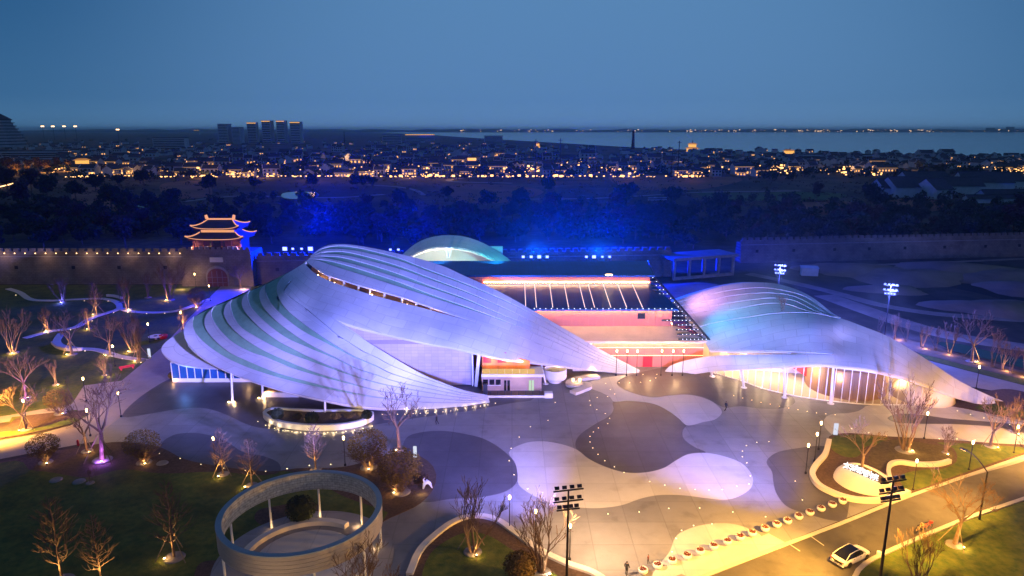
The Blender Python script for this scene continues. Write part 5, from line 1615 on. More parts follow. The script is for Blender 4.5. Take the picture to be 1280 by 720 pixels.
tree(247, 384, 358, 'round0', 'pinkish round bush beside the gate path', False, (1.0, .45, .25), .03, 110)
# front left
for px, py, yt, k, lab, st, li, w in [
    (33, 537, 478, 'spread1', 'staked orange lit tree on the tan path island', True, O, 140),
    (128, 575, 466, 'spread2', 'big violet lit spreading tree on the mulch bed', True, V, 260),
    (109, 564, 500, 'spread0', 'forked staked tree leaning beside the big violet tree', True, O, 60),
    (279, 593, 536, 'conic0', 'staked conical bare tree beside the mulch border torch', True, O, 45),
    (315, 607, 548, 'conic1', 'staked conical bare tree on the lawn by the ring', True, O, 50),
    (394.6, 587, 530, 'conic2', 'bare conical tree at the mulch border behind the ring', False, O, 45),
    (218, 697, 602, 'conic1', 'golden lit conical bare tree beside the ring on the dark lawn', True, O, 60),
    (78, 726, 622, 'conic2', 'golden conical bare tree at the lawn edge with widest boughs', False, O, 75),
    (127, 728, 645, 'conic0', 'golden conical bare tree of the lawn pair, the shorter one', False, O, 65),
    (499.4, 561, 480, 'spread1', 'bare violet brown tree with seed pods beside the crescent planter', False, (1.0, .45, .3), 50),
    (591, 690, 594, 'vase1', 'multi stemmed bare tree on the green walled bed', True, O, 60),
    (677, 716, 612, 'vase2', 'pale multi stemmed tree inside the cream wall by the mast', False, (1.0, .75, .5), 80),
    (113, 604, 582, 'slim1', 'tiny bare shrub on the dark front lawn', False, None, 0)]:
    tree(px, py, yt, k, lab, st, li, .28 if px > 560 else .15, w)
for px, py, yt, k, lab, w in [(57, 578, 541, 'round1', 'round twiggy bush on the mulch at the tan path', 28), (180, 578, 536, 'round2', 'glowing round bush on the mulch point by the plaza', 40), (461, 584, 535, 'round0', 'round ochre tree on the mulch beside the plaza torch', 45), (501, 615, 560, 'round1', 'round olive tree on the mulch tip of the bed', 50), (75, 517, 485, 'round2', 'round twiggy bush between the path strips', 30)]:
    tree(px, py, yt, k, lab, False, O, .12, w, 1.15)
# right
for px, py, yt, k, lab, st, li, w, z in [
    (1077, 588, 527, 'spread0', 'spreading bare tree growing behind the glowing letters', False, O, 90, .9),
    (1131, 563, 466, 'vase0', 'tall bare vase tree with violet tips before the glass hall', False, O, 150, .16),
    (1182, 566, 530, 'vase2', 'low wide bare tree on the brown ground cover', False, O, 40, .16),
    (1238, 558, 496, 'spread2', 'orange lit bare tree at the edge of the east walk', True, O, 120, .16),
    (1193, 681, 588, 'spread1', 'thick trunked orange lit tree on the roadside lawn', True, O, 130, .1),
    (1147, 732, 655, 'vase1', 'dark bare vase tree at the roadside lawn kerb', False, None, 0, .1),
    (1300, 612, 520, 'spread2', 'bare tree whose boughs overhang the road kerb', False, None, 0, .1),
    (1214.6, 452, 389, 'spread0', 'staked bare tree with violet top on the sapling bed', True, O, 220, .05),
    (1270, 541, 492, 'vase1', 'orange lit vase tree at the end of the east walk', False, O, 130, .1)]:
    tree(px, py, yt, k, lab, st, li, z, w)
for i, (px, py, yt) in enumerate([(1118, 424, 385), (1133, 427, 396), (1152, 434, 399), (1170, 438, 404), (1187, 442, 396), (1240, 458, 405), (1252, 462, 420), (1263, 466, 428), (1281, 470, 424), (1098, 418, 390)]):
    tree(px, py, yt, 'slim%d' % (i % 2), 'thin bare sapling in the row on the ochre sapling bed', False, (1.0, .5, .22) if i % 2 == 0 else None, .03, 150, 1.0, False, None, 'saplings of the ochre bed', False)
tree(978, 411, 381, 'slim0', 'small bare tree on the east shell roof valley', False, None, 7.5, 0, 1.2, False).location = P(978, 392, 125.0) + Vector((0, 0, -.3))

# clipped dark bushes
def bush(px, py, w, label, m='hedge', leaves=700, h=.85, z=.12):
    p = G(px, py, z)
    rad = w / 2 * p.y / 800
    o = thing('bush', label, 'bush', p)
    r = random.Random(int(px * 7))
    b = MB()
    add_leaves(b, r, Vector((0, 0, rad * h)), leaves, rad, rad * h, .09, .72)
    b.build('foliage', M[m], o)
    c = MB()
    c.lathe([(0, .02), (rad * .7, rad * .25), (rad * .78, rad * h), (rad * .5, rad * h * 1.6), (0, rad * h * 1.78)], 12).build('inner_mass', M[m], o)
    return o
bush(347, 524, 17, 'dark clipped ball bush at the west end of the crescent planter', z=.75)
bush(390, 529, 18, 'dark clipped ball bush in the middle of the crescent planter', z=.75)
bush(459, 523.5, 14, 'dark clipped ball bush at the east end of the crescent planter', z=.75)
bush(377, 650, 40, 'large dark round bush just outside the ring court', leaves=1600)
bush(650, 722, 46, 'olive leafy bush inside the cream walled bed', 'leaf_gold', 1800, .8, .3)
bush(529, 602, 15, 'small russet bush on the mulch tip', 'leaf_red', 500)
bush(217, 474, 12, 'small ochre bush at the corner of the glazed pavilion', 'leaf_gold', 500)
tree(456, 752, 672, 'vase1', 'sparse dark shrub with red leaves beside the ring columns', False, None, .15, 0, 1.5, False)
for px, py in ((372, 523), (420, 523.5), (436, 522)):
    bush(px, py, 13, 'low olive tuft in the crescent planter soil', 'leaf_gold', 420, .5, .74)['group'] = 'tufts of the crescent planter'
point('pavilion_uplight', G(216, 476, .5), O, 60, .1)

# ================================================================ WOODS beyond the wall
def wood_mesh(seed, H, rad, n, m):
    r = random.Random(seed)
    b = MB()
    for k in range(14):
        a = r.uniform(0, 6.28)
        d = rad * r.uniform(0, .68)
        c = Vector((math.cos(a) * d, math.sin(a) * d, H * r.uniform(.42, .82)))
        add_leaves(b, r, c, n // 14, rad * r.uniform(.32, .5), H * .17, .42, .35)
    t = MB().tube([(0, 0, 0), (0, 0, H * .6)], [.28, .1], 5)
    return b.mesh('crown', M[m]), t.mesh('trunk', M['bark'])
WM = [wood_mesh(1, 9, 4.2, 1000, 'leaf'), wood_mesh(2, 8, 4.0, 1000, 'leaf'), wood_mesh(3, 10, 3.8, 1000, 'leaf_red'), wood_mesh(4, 7, 3.6, 900, 'leaf')]
rw = random.Random(21)
def wood_tree(x, y, s, label, group, k=None):
    cr, tk = WM[rw.randrange(4) if k is None else k]
    o = thing('evergreen_tree', label, 'tree', (x, y, 0), rw.uniform(0, 6.28), group)
    o.scale = (s * rw.uniform(.9, 1.25), s * rw.uniform(.9, 1.25), s)
    link('crown', cr, o)
    link('trunk', tk, o)
cnt = 0
while cnt < 300:
    px = rw.uniform(-20, 1300)
    py = rw.choice((rw.uniform(262, 312), rw.uniform(272, 306)))
    p = G(px, py)
    if p.y < 214 or p.y > 470:
        continue
    if p.x > 70 and p.y < 248 + (p.x - 80) * .12:
        continue
    if py < 275 and rw.random() < .35:
        continue
    wood_tree(p.x, p.y, rw.uniform(.7, 1.25), 'dark leafy tree in the wood behind the city wall', 'trees of the wood behind the wall')
    cnt += 1
# the rest of that wood, farther trees that read as one mass
b = MB()
r = random.Random(77)
nfar = 0
while nfar < 420:
    px, py = r.uniform(-40, 1330), r.uniform(250, 300)
    p = G(px, py)
    if p.x > 70 and p.y < 262 + (p.x - 80) * .12:
        continue
    if py < 262 and math.sin(px * .021 + 1.3) + math.sin(px * .007) < .3:
        continue
    nfar += 1
    Hh = r.uniform(5, 9)
    for k in range(4):
        add_leaves(b, r, p + Vector((r.uniform(-2, 2), r.uniform(-2, 2), Hh * r.uniform(.3, .8))), 20, 2.4, Hh * .28, .75, .2)
stuff(b.build('woodland', M['leaf']))
# single trees standing in the fields
for px, py, s, k in ((685, 243, 1.7, 0), (778, 254, 1.9, 1), (775, 262, 1.4, 0), (455, 236, 2.0, 3), (465, 236, 1.8, 3), (445, 236, 1.8, 1), (140, 262, 2.0, 0), (160, 270, 2.2, 1), (187, 268, 1.8, 0), (215, 265, 2.1, 1), (60, 250, 2.2, 0), (30, 262, 2.2, 2), (95, 250, 2.0, 1), (120, 240, 1.8, 0), (262, 242, 1.9, 0), (318, 238, 1.7, 1), (390, 236, 1.6, 0), (1020, 250, 1.4, 2), (1088, 255, 1.8, 0), (1095, 262, 1.4, 0), (610, 262, 1.8, 1), (650, 264, 1.8, 0), (560, 250, 1.6, 3), (40, 240, 2.1, 2), (10, 240, 2.2, 2), (180, 232, 1.8, 0), (150, 234, 1.9, 3), (690, 262, 1.4, 0), (500, 262, 1.6, 0), (790, 246, 1.6, 1), (840, 256, 1.5, 0), (900, 262, 1.5, 1)):
    p = G(px, py)
    wood_tree(p.x, p.y, s * .85, 'dark leafy tree standing alone in the open fields', 'lone trees of the fields', k)
# tree masses among and behind the old town
b = MB()
r = random.Random(99)
for k in range(620):
    px, py = r.uniform(-60, 1340), r.uniform(170, 221) if r.random() < .6 else r.uniform(205, 224)
    if px > 640 and py < 183 + (px - 640) * .022:
        continue
    p = G(px, py)
    if p.y > 5000:
        continue
    big = r.uniform(4, 9)
    nn = 14 if p.y < 1300 else 7
    for j in range(3):
        add_leaves(b, r, p + Vector((r.uniform(-5, 5), r.uniform(-5, 5), big * r.uniform(.3, .7))), nn, big * .7, big * .4, big * .22, .1)
stuff(b.build('town_trees', M['leaf']))
# low scrub scattered over the fields
b = MB()
for k in range(900):
    px, py = r.uniform(-30, 1310), r.uniform(224, 262)
    p = G(px, py)
    h_ = r.uniform(.6, 2.4)
    add_leaves(b, r, p + Vector((0, 0, h_ * .5)), 9, h_ * 1.6, h_ * .5, .55, .1)
stuff(b.build('field_scrub', M['leaf_red']))
# ================================================================ OLD TOWN
rh = random.Random(42)
def house_proto(seed, w, d, h, lit, stepped=False, two=False):
    r = random.Random(seed)
    ms = []
    ms.append(('wall', MB().box(-w / 2, w / 2, 0, d, 0, h).mesh('wall', M['whitewash'])))
    rf = MB()
    e = .7
    rz = h + d * .32
    rf.add([(-w / 2 - e, -e, h - .3), (w / 2 + e, -e, h - .3), (w / 2 + e, d / 2, rz), (-w / 2 - e, d / 2, rz), (w / 2 + e, d + e, h - .3), (-w / 2 - e, d + e, h - .3)], [(0, 1, 2, 3), (3, 2, 4, 5)])
    rf.box(-w / 2, w / 2, d / 2 - .25, d / 2 + .25, rz - .05, rz + .35)
    ms.append(('roof', rf.mesh('roof', M['tile_roof'])))
    for s in (-1, 1):
        gb = MB()
        x = s * w / 2
        if stepped:
            gb.box(x - .25, x + .25, -.3, d + .3, h - .4, h + d * .12).box(x - .251, x + .251, d * .2, d * .8, h + d * .12, h + d * .26).box(x - .252, x + .252, d * .36, d * .64, h + d * .26, h + d * .40)
        else:
            gb.add([(x - .15, 0, h), (x - .15, d, h), (x - .15, d / 2, rz), (x + .15, 0, h), (x + .15, d, h), (x + .15, d / 2, rz)], [(0, 1, 2), (5, 4, 3), (0, 3, 4, 1), (1, 4, 5, 2), (2, 5, 3, 0)])
        ms.append(('gable', gb.mesh('gable', M['whitewash'])))
    n = max(2, int(w / 3))
    for fl in range(2 if two else 1):
        z0 = .8 + fl * 3.0
        for k in range(n):
            x = -w / 2 + w * (k + .5) / n
            on = r.random() < lit
            ms.append(('window', MB().box(x - .8, x + .8, -.06, -.005, z0, z0 + 1.7).mesh('window', M['winlit'] if on else M['carglass'])))
    if lit > .5:
        ms.append(('eave_lights', MB().box(-w / 2 - .5, w / 2 + .5, -e - .05, -e + .12, h - .45, h - .3).mesh('eave_lights', M['winlit2'])))
    return ms
protos = [house_proto(1, 11, 8, 4.2, .0), house_proto(2, 14, 8, 6.6, .25, True, True), house_proto(3, 10, 7, 4.0, .95, True), house_proto(4, 16, 9, 6.8, .75, False, True), house_proto(5, 9, 7, 6.4, .1, True, True), house_proto(6, 12, 8, 4.4, .5), house_proto(7, 20, 9, 4.6, .9)]
labs = ['low unlit white house with dark tiled roof in the old town', 'two storey white house with stepped gables and a few lit windows in the old town', 'low house with stepped gables and glowing orange front in the old town', 'wide two storey house with glowing orange windows in the old town', 'narrow tall white house with stepped gables in the old town', 'low house with half its windows lit in the old town', 'long low house with glowing windows and lit eaves in the old town']
def place_house(ms, x, y, rz, s, label, group, name='town_house'):
    o = thing(name, label, 'house', (x, y, 0), rz, group)
    o.scale = (s, s, s)
    for nm, me in ms:
        link(nm, me, o)
    return o
nh = 0
used = []
while nh < 300:
    px = rh.uniform(-20, 1300)
    band = rh.random()
    py = rh.uniform(200, 222) if band < .66 else rh.uniform(182, 202)
    if px > 640:
        lo = 186 + (px - 640) * .022
        if py < lo or (px > 980 and py > 216):
            continue
        if px > 700 and rh.random() < .25:
            continue
    if px < 90 and py > 212:
        continue
    p = G(px, py)
    if any((p - q).length < 9 for q in used):
        continue
    used.append(p)
    front = py > 206
    k = rh.choice((2, 2, 3, 3, 6, 6, 5, 1, 4)) if front else rh.choice((0, 0, 4, 1, 1, 4, 5, 2))
    place_house(protos[k], p.x, p.y, rh.choice((0, 0, .3, -.3, 1.57, .1)), rh.uniform(.85, 1.3) * (1.0 if front else 1.3), labs[k], 'old town houses: ' + labs[k].replace(' in the old town', ''))
    nh += 1
# the rest of the town: many small houses farther back, one mass of roofs
fw_, fr_, fl_ = MB(), MB(), MB()
for k in range(620):
    px = rh.uniform(-30, 1310)
    py = rh.uniform(176, 206) if px < 640 else rh.uniform(184 + (px - 640) * .02, 208)
    p = G(px, py)
    if p.y > 2600:
        continue
    w, d, h = rh.uniform(7, 14), rh.uniform(6, 9), rh.uniform(3, 7.5)
    Mx = Matrix.Translation(p) @ Matrix.Rotation(rh.choice((0, .3, -.4, 1.57, .9)), 4, 'Z')
    fw_.box(-w / 2, w / 2, 0, d, 0, h, Mx)
    rz = h + d * rh.uniform(.25, .4)
    fr_.add([Mx @ Vector(q) for q in ((-w / 2 - .6, -.6, h - .2), (w / 2 + .6, -.6, h - .2), (w / 2 + .6, d / 2, rz), (-w / 2 - .6, d / 2, rz), (w / 2 + .6, d + .6, h - .2), (-w / 2 - .6, d + .6, h - .2))], [(0, 1, 2, 3), (3, 2, 4, 5)])
    fw_.add([Mx @ Vector(q) for q in ((-w / 2, 0, h), (-w / 2, d, h), (-w / 2, d / 2, rz - .3), (w / 2, 0, h), (w / 2, d, h), (w / 2, d / 2, rz - .3))], [(0, 1, 2), (3, 4, 5)])
    if rh.random() < .45:
        for j in range(rh.randrange(1, 4)):
            x = rh.uniform(-w / 2 + 1, w / 2 - 1)
            z = rh.uniform(.8, max(1.0, h - 2.0))
            fl_.box(x - .7, x + .7, -.25, -.06, z, z + 1.3, Mx)
stuff(fw_.build('far_town_walls', M['whitewash']))
stuff(fr_.build('far_town_roofs', M['tile_roof']))
stuff(fl_.build('far_town_windows', M['winlit']))
# lanterns strung along the town edge and through the lanes
b = MB()
clus = [(rh.uniform(60, 1290), rh.uniform(196, 219)) for _ in range(46)]
for k in range(900):
    cx_, cy_ = clus[k % 46]
    px, py = rh.gauss(cx_, 13), rh.gauss(cy_, 2.2)
    if k % 4 == 0:
        px, py = rh.uniform(90, 880), 221 + rh.uniform(-.8, .6)
    if py > 223 or py < 187 + max(0, px - 640) * .02:
        continue
    p = G(px, py, rh.uniform(1.2, 6.5))
    s = rh.uniform(.2, .75) if k % 9 else rh.uniform(.9, 1.5)
    b.box(p.x - s, p.x + s, p.y, p.y + .3, p.z, p.z + s * 1.2)
stuff(b.build('town_lanterns', emit('town lantern', (1.0, .48, .15), 3.5)))
b = MB()
for k in range(46):
    q = catmull([(-5, 235), (12, 231), (28, 226), (42, 222)], 46)[k] if k < 30 else (82 + (k - 30) * 3.1, 221.5)
    p = G(q[0], q[1], 1.2)
    b.box(p.x - .5, p.x + .5, p.y, p.y + .4, p.z, p.z + .6)
stuff(b.build('embankment_lanterns', emit('embankment lantern', (1.0, .55, .22), 4)))
for px, py, w in ((100, 205, 60000), (170, 208, 60000), (30, 216, 60000), (255, 212, 50000), (330, 212, 50000), (390, 214, 50000), (450, 212, 45000), (510, 212, 45000), (560, 213, 45000), (660, 205, 60000), (740, 205, 60000), (850, 203, 60000), (1060, 206, 40000), (1140, 204, 50000), (430, 196, 60000), (590, 200, 60000)):
    point('town_glow', G(px, py, 8), (1.0, .5, .2), w * .12, 1.5)

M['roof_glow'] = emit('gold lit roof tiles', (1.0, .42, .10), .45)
def pagoda(px, py, tiers, w, dh, label, lit, z=0, shrink=.86, name='pagoda'):
    p = G(px, py)
    t = thing(name, label, 'pagoda', p)
    hw, zz = w / 2, 0
    for k in range(tiers):
        MB().box(-hw * .72, hw * .72, -hw * .72, hw * .72, zz, zz + dh).build('storey', lit if lit else M['timber_red'], t)
        v = [(-hw, -hw, zz + dh), (hw, -hw, zz + dh), (hw, hw, zz + dh), (-hw, hw, zz + dh), (-hw * .5, -hw * .5, zz + dh * 1.45), (hw * .5, -hw * .5, zz + dh * 1.45), (hw * .5, hw * .5, zz + dh * 1.45), (-hw * .5, hw * .5, zz + dh * 1.45)]
        MB().add(v, [(0, 1, 5, 4), (1, 2, 6, 5), (2, 3, 7, 6), (3, 0, 4, 7), (4, 5, 6, 7), (3, 2, 1, 0)]).build('roof', M['roof_glow'] if lit is M['winlit2'] else M['tile_roof'], t)
        zz += dh * 1.3
        hw *= shrink
    MB().tube([(0, 0, zz), (0, 0, zz + dh * 1.2)], [hw * .2, .05], 6).build('finial', M['tile_roof'], t)
    return t
pagoda(104, 212, 2, 16, 4.6, 'golden lit two tier pavilion in the old town', M['winlit2'])
pagoda(791, 186.5, 7, 10, 4.6, 'dark slender pagoda above the lake shore', None, 0, .92)
pagoda(865, 189.5, 2, 26, 6.5, 'gold lit temple hall near the lake shore', M['winlit2'], 0, .7, 'temple_hall')
pagoda(987, 192, 1, 22, 5, 'orange lit pavilion beside the long white shed', M['winlit2'], 0, .7, 'temple_hall')
pagoda(590, 206, 2, 20, 4.0, 'red lit double roofed hall in the old town', M['winlit'], 0, .75, 'temple_hall')
pagoda(672, 186, 2, 15, 5, 'amber lit hall beside the tall poles', M['winlit2'], 0, .75, 'temple_hall')
# tall stepped tower hotel on the far left
p = G(-2, 190)
tw_ = thing('stepped_tower', 'tall dark stepped tower with flared eaves at the town edge', 'tower', p)
for k in range(9):
    hw = 27 - k * 1.5
    MB().box(-hw, hw, 0, 2 * hw, 10 + k * 6.2, 10 + k * 6.2 + 4.6).build('storey', M['whitewash'], tw_)
    MB().box(-hw - 2, hw + 2, -2, 2 * hw + 2, 14.6 + k * 6.2, 16.2 + k * 6.2).build('eave', M['tile_roof'], tw_)
hw = 16
MB().add([(-hw, 0, 66), (hw, 0, 66), (hw, 32, 66), (-hw, 32, 66), (0, 16, 80)], [(0, 1, 4), (1, 2, 4), (2, 3, 4), (3, 0, 4)]).build('roof', M['tile_roof'], tw_)
def block(px, py, w, d, h, label, floors, lit=.04, top_light=False, m='whitewash'):
    p = G(px, py)
    t = thing('apartment_block', label, 'building', p, rh.uniform(-.15, .15))
    MB().box(-w / 2, w / 2, 0, d, 0, h).build('wall', M[m], t)
    MB().box(-w / 2 - .5, w / 2 + .5, -.5, d + .5, h, h + 1.2).build('roof', M['tile_roof'], t)
    for k in range(floors):
        z = 2 + (h - 3) * k / floors
        MB().box(-w / 2 + 1, w / 2 - 1, -.15, -.01, z, z + (h / floors) * .45).build('window_row', M['carglass'], t)
    if top_light:
        MB().box(-w / 2, w / 2, -.6, -.2, h - 2.5, h - .2).build('crown_light', M['winlit2'], t)
    return t
M['dimwall'] = mat('dim concrete', (.62, .58, .56), .9, .15, .05)
for i, (px, py, w, h, tl) in enumerate(((280, 180, 32, 62, False), (296, 180, 26, 52, False), (316, 179, 30, 68, True), (334, 179, 30, 74, True), (352, 179, 28, 74, True), (370, 179, 34, 70, True))):
    block(px, py, w, 30, h, ['tall unlit apartment block at the end of the far row', 'lower unlit apartment block of the far row', 'apartment block with lit crown next to the unlit ones', 'apartment block with lit crown, second from the unlit ones', 'apartment block with lit crown, third from the unlit ones', 'wide apartment block with lit crown ending the far row'][i], 12, .04, tl, 'dimwall')
block(212, 187, 70, 30, 26, 'broad terraced hotel block behind the old town', 6, 0, False, 'dimwall')
block(40, 199, 90, 20, 12, 'long white terraced building below the stepped tower', 3)
block(246, 168, 50, 30, 40, 'distant building with a bright lit crown', 4, 0, True, 'dimwall')
block(525, 176, 120, 40, 26, 'long hotel with bright lit cornice by the lake', 4, 0, True)
block(617, 181, 55, 30, 26, 'pale multi storey building near the lake shore', 6)
block(490, 180, 60, 30, 28, 'grey domed building before the lake', 5, 0, False, 'dimwall')
block(1045, 200, 120, 12, 8, 'long white shed beside the lake', 1)
lt = thing('lattice_mast', 'thin dark lattice mast above the far roofs', 'mast', G(431, 183))
MB().tube([(0, 0, 0), (0, 0, 42)], [2.2, .3], 4).build('mast', M['black'], lt)
for z in (22, 30, 36):
    MB().box(-3, 3, -.3, .3, z, z + .8).build('cross_arm', M['black'], lt)
for px, y0, y1 in ((669.5, 223, 174), (700, 222, 173), (847, 221, 176), (839, 221, 190)):
    p = G(px, y0)
    h = P(px, y1, p.y).z
    t = thing('tall_pole', 'thin dark power pole rising above the old town', 'pole', p, 0, 'power poles of the old town')
    MB().tube([(0, 0, 0), (0, 0, h)], [.6, .35], 6).build('post', M['black'], t)
    MB().box(-2, 2, -.2, .2, h - 2, h - 1.6).build('cross_arm', M['black'], t)
# distant floodlit points on the left horizon
for px, y in ((53, 158), (66, 158), (80, 158), (94, 158), (147, 162)):
    p = P(px, y, 3200)
    t = thing('stadium_light', 'bright warm floodlight mast on the far horizon', 'floodlight', (p.x, p.y, 0), 0, 'horizon floodlights')
    MB().tube([(0, 0, 0), (0, 0, p.z)], [1, .5], 6).build('pole', M['black'], t)
    MB().box(-7, 7, -.5, .5, p.z - 2, p.z + 2.5).build('lamp_panel', M['warm_soft'], t)
# grey sheds on the right
for i, (px, py, w, d, h, rz) in enumerate(((1118, 246, 16, 18, 6, .1), (1135, 247, 18, 20, 7, .1), (1153, 246, 14, 18, 7, .1), (1180, 249, 13, 20, 6.5, .2), (1205, 243, 26, 18, 6, -.1), (1235, 240, 34, 22, 7, -.15), (1262, 236, 24, 18, 6, 0), (1160, 232, 36, 16, 6, .05), (1225, 230, 22, 14, 6, .05), (1270, 252, 40, 10, 4, .02), (1240, 254, 30, 6, 3, 0))):
    pr = house_proto(900 + i, w, d, h, 0)
    pr = [x for x in pr if x[0] != 'window']
    p = G(px, py)
    place_house(pr, p.x, p.y, rz, 1.0, 'pale grey gabled shed in the yard beyond the wood', 'grey sheds of the yard', 'storage_shed')

# orange lit trees on the embankment west of the town
for k, (px, py, sc_) in enumerate(((36, 216, 1.5), (48, 214, 1.6), (60, 215, 1.4), (72, 212, 1.5), (22, 218, 1.5), (10, 214, 1.6), (86, 214, 1.3))):
    p = G(px, py)
    wood_tree(p.x, p.y, sc_, 'leafy tree lit orange by lanterns on the town embankment', 'orange lit embankment trees', 2)
    if k % 2 == 0:
        point('embankment_light', p + Vector((2, -6, 3)), (1.0, .45, .08), 9000, .5)
# ================================================================ PLANT BOWLS along the road
bowl = link('plant_bowl', None)
MB().lathe([(.22, 0), (.42, .12), (.58, .40), (.60, .62), (.52, .78), (.46, .74), (.46, .66), (0, .66)], 20).build('bowl', M['white'], bowl, None, None, True)
r = random.Random(4)
fm = MB()
for k in range(34):
    a, d = r.uniform(0, 6.28), .42 * math.sqrt(r.random())
    c = Vector((math.cos(a) * d, math.sin(a) * d, .72 + r.uniform(0, .10)))
    fm.lathe([(0, -.05), (.075, -.02), (.06, .05), (0, .07)], 5, c)
fm.build('flowers', M['flower'], bowl)
bp = [(803.7, 717), (821.7, 710.5), (840, 704.5), (858.5, 698.5), (875, 692.5), (892, 686.5), (909, 680.5), (925, 675), (940, 670), (956, 664), (970.6, 659), (984, 654.5), (998, 649), (1012, 644), (1026, 639), (1040, 634), (1053, 629.5)]
for i, (a, b) in enumerate(bp):
    o = bowl if i == 0 else copy_tree(bowl)
    o.location = G(a, b, .06)
    o.rotation_euler.z = i * 1.3
    o.scale = (.85, .85, .8)
    tag(o, 'white egg shaped bowl of red flowers in the row along the road', 'planter', 'flower bowls along the road')

# ================================================================ SIGN PLANTER with glowing letters
sp_ = thing('sign_planter', 'cream oval raised planter bearing the glowing white letters', 'planter', G(1078, 600, .1))
sc0 = sp_.location.copy()
base = catmull([(1041, 597), (1046, 585), (1058, 579.5), (1078, 581), (1098, 589), (1113, 600), (1118, 611), (1108, 619), (1092, 620.5), (1072, 617), (1053, 609)], 60, True)
rim = catmull([(1055, 583), (1060, 579), (1072, 578.5), (1084, 582), (1098, 589), (1110, 598), (1115, 605), (1108, 607), (1092, 601), (1076, 594), (1062, 588.5)], 60, True)
# rim points stand 1.5 m above the ground
bpt = [G(a, b, .1) - sc0 for a, b in base]
rpt = [G(a, b, 1.45) - sc0 for a, b in rim]
cen = sum(rpt, Vector()) / len(rpt)
v, n = [], 60
for k in range(n):
    for t in (0, .35, .7, 1):
        q = bpt[k].lerp(rpt[k], t)
        q.z = bpt[k].z + (rpt[k].z - bpt[k].z) * (t ** .75)
        v.append(q)
    i1 = rpt[k].lerp(cen, .09)
    v.append(i1)
    v.append(i1 - Vector((0, 0, .25)))
f = [(6 * k + j, 6 * ((k + 1) % n) + j, 6 * ((k + 1) % n) + j + 1, 6 * k + j + 1) for k in range(n) for j in range(5)]
link('body', mesh_of('body', v, f, M['cream'], True), sp_)
MB().poly([v[6 * k + 5] for k in range(n)], cen.z - .2).build('soil', M['groundcover'], sp_)
chars = '太湖歌剧院'
cs = catmull([(1058.5, 585.0), (1067, 588.2), (1076, 591.8), (1084.5, 595.6), (1092.5, 599.6)], 5)
for k, ch in enumerate(chars):
    cu = bpy.data.curves.new('letter', 'FONT')
    cu.body = ch
    cu.size = 1.0
    cu.extrude = .05
    cu.align_x = 'CENTER'
    tmp = bpy.data.objects.new('tmp', cu)
    COL.objects.link(tmp)
    bpy.context.view_layer.update()
    me = bpy.data.meshes.new_from_object(tmp.evaluated_get(bpy.context.evaluated_depsgraph_get()))
    bpy.data.objects.remove(tmp)
    me.materials.clear()
    me.materials.append(M['sign_led'])
    p = G(cs[k][0], cs[k][1], 1.52)
    o = link('letter', me, sp_, p - sc0, (R(90), 0, R(-27)))
    o['label'] = 'glowing white sign letter'
    MB().box(-.35, .35, -.03, .03, -.12, .04).build('letter_foot', M['black'], o, None, (R(-90), 0, 0))
point('sign_light', G(1076, 600, 2.0), (1, .95, .95), 8, .3)

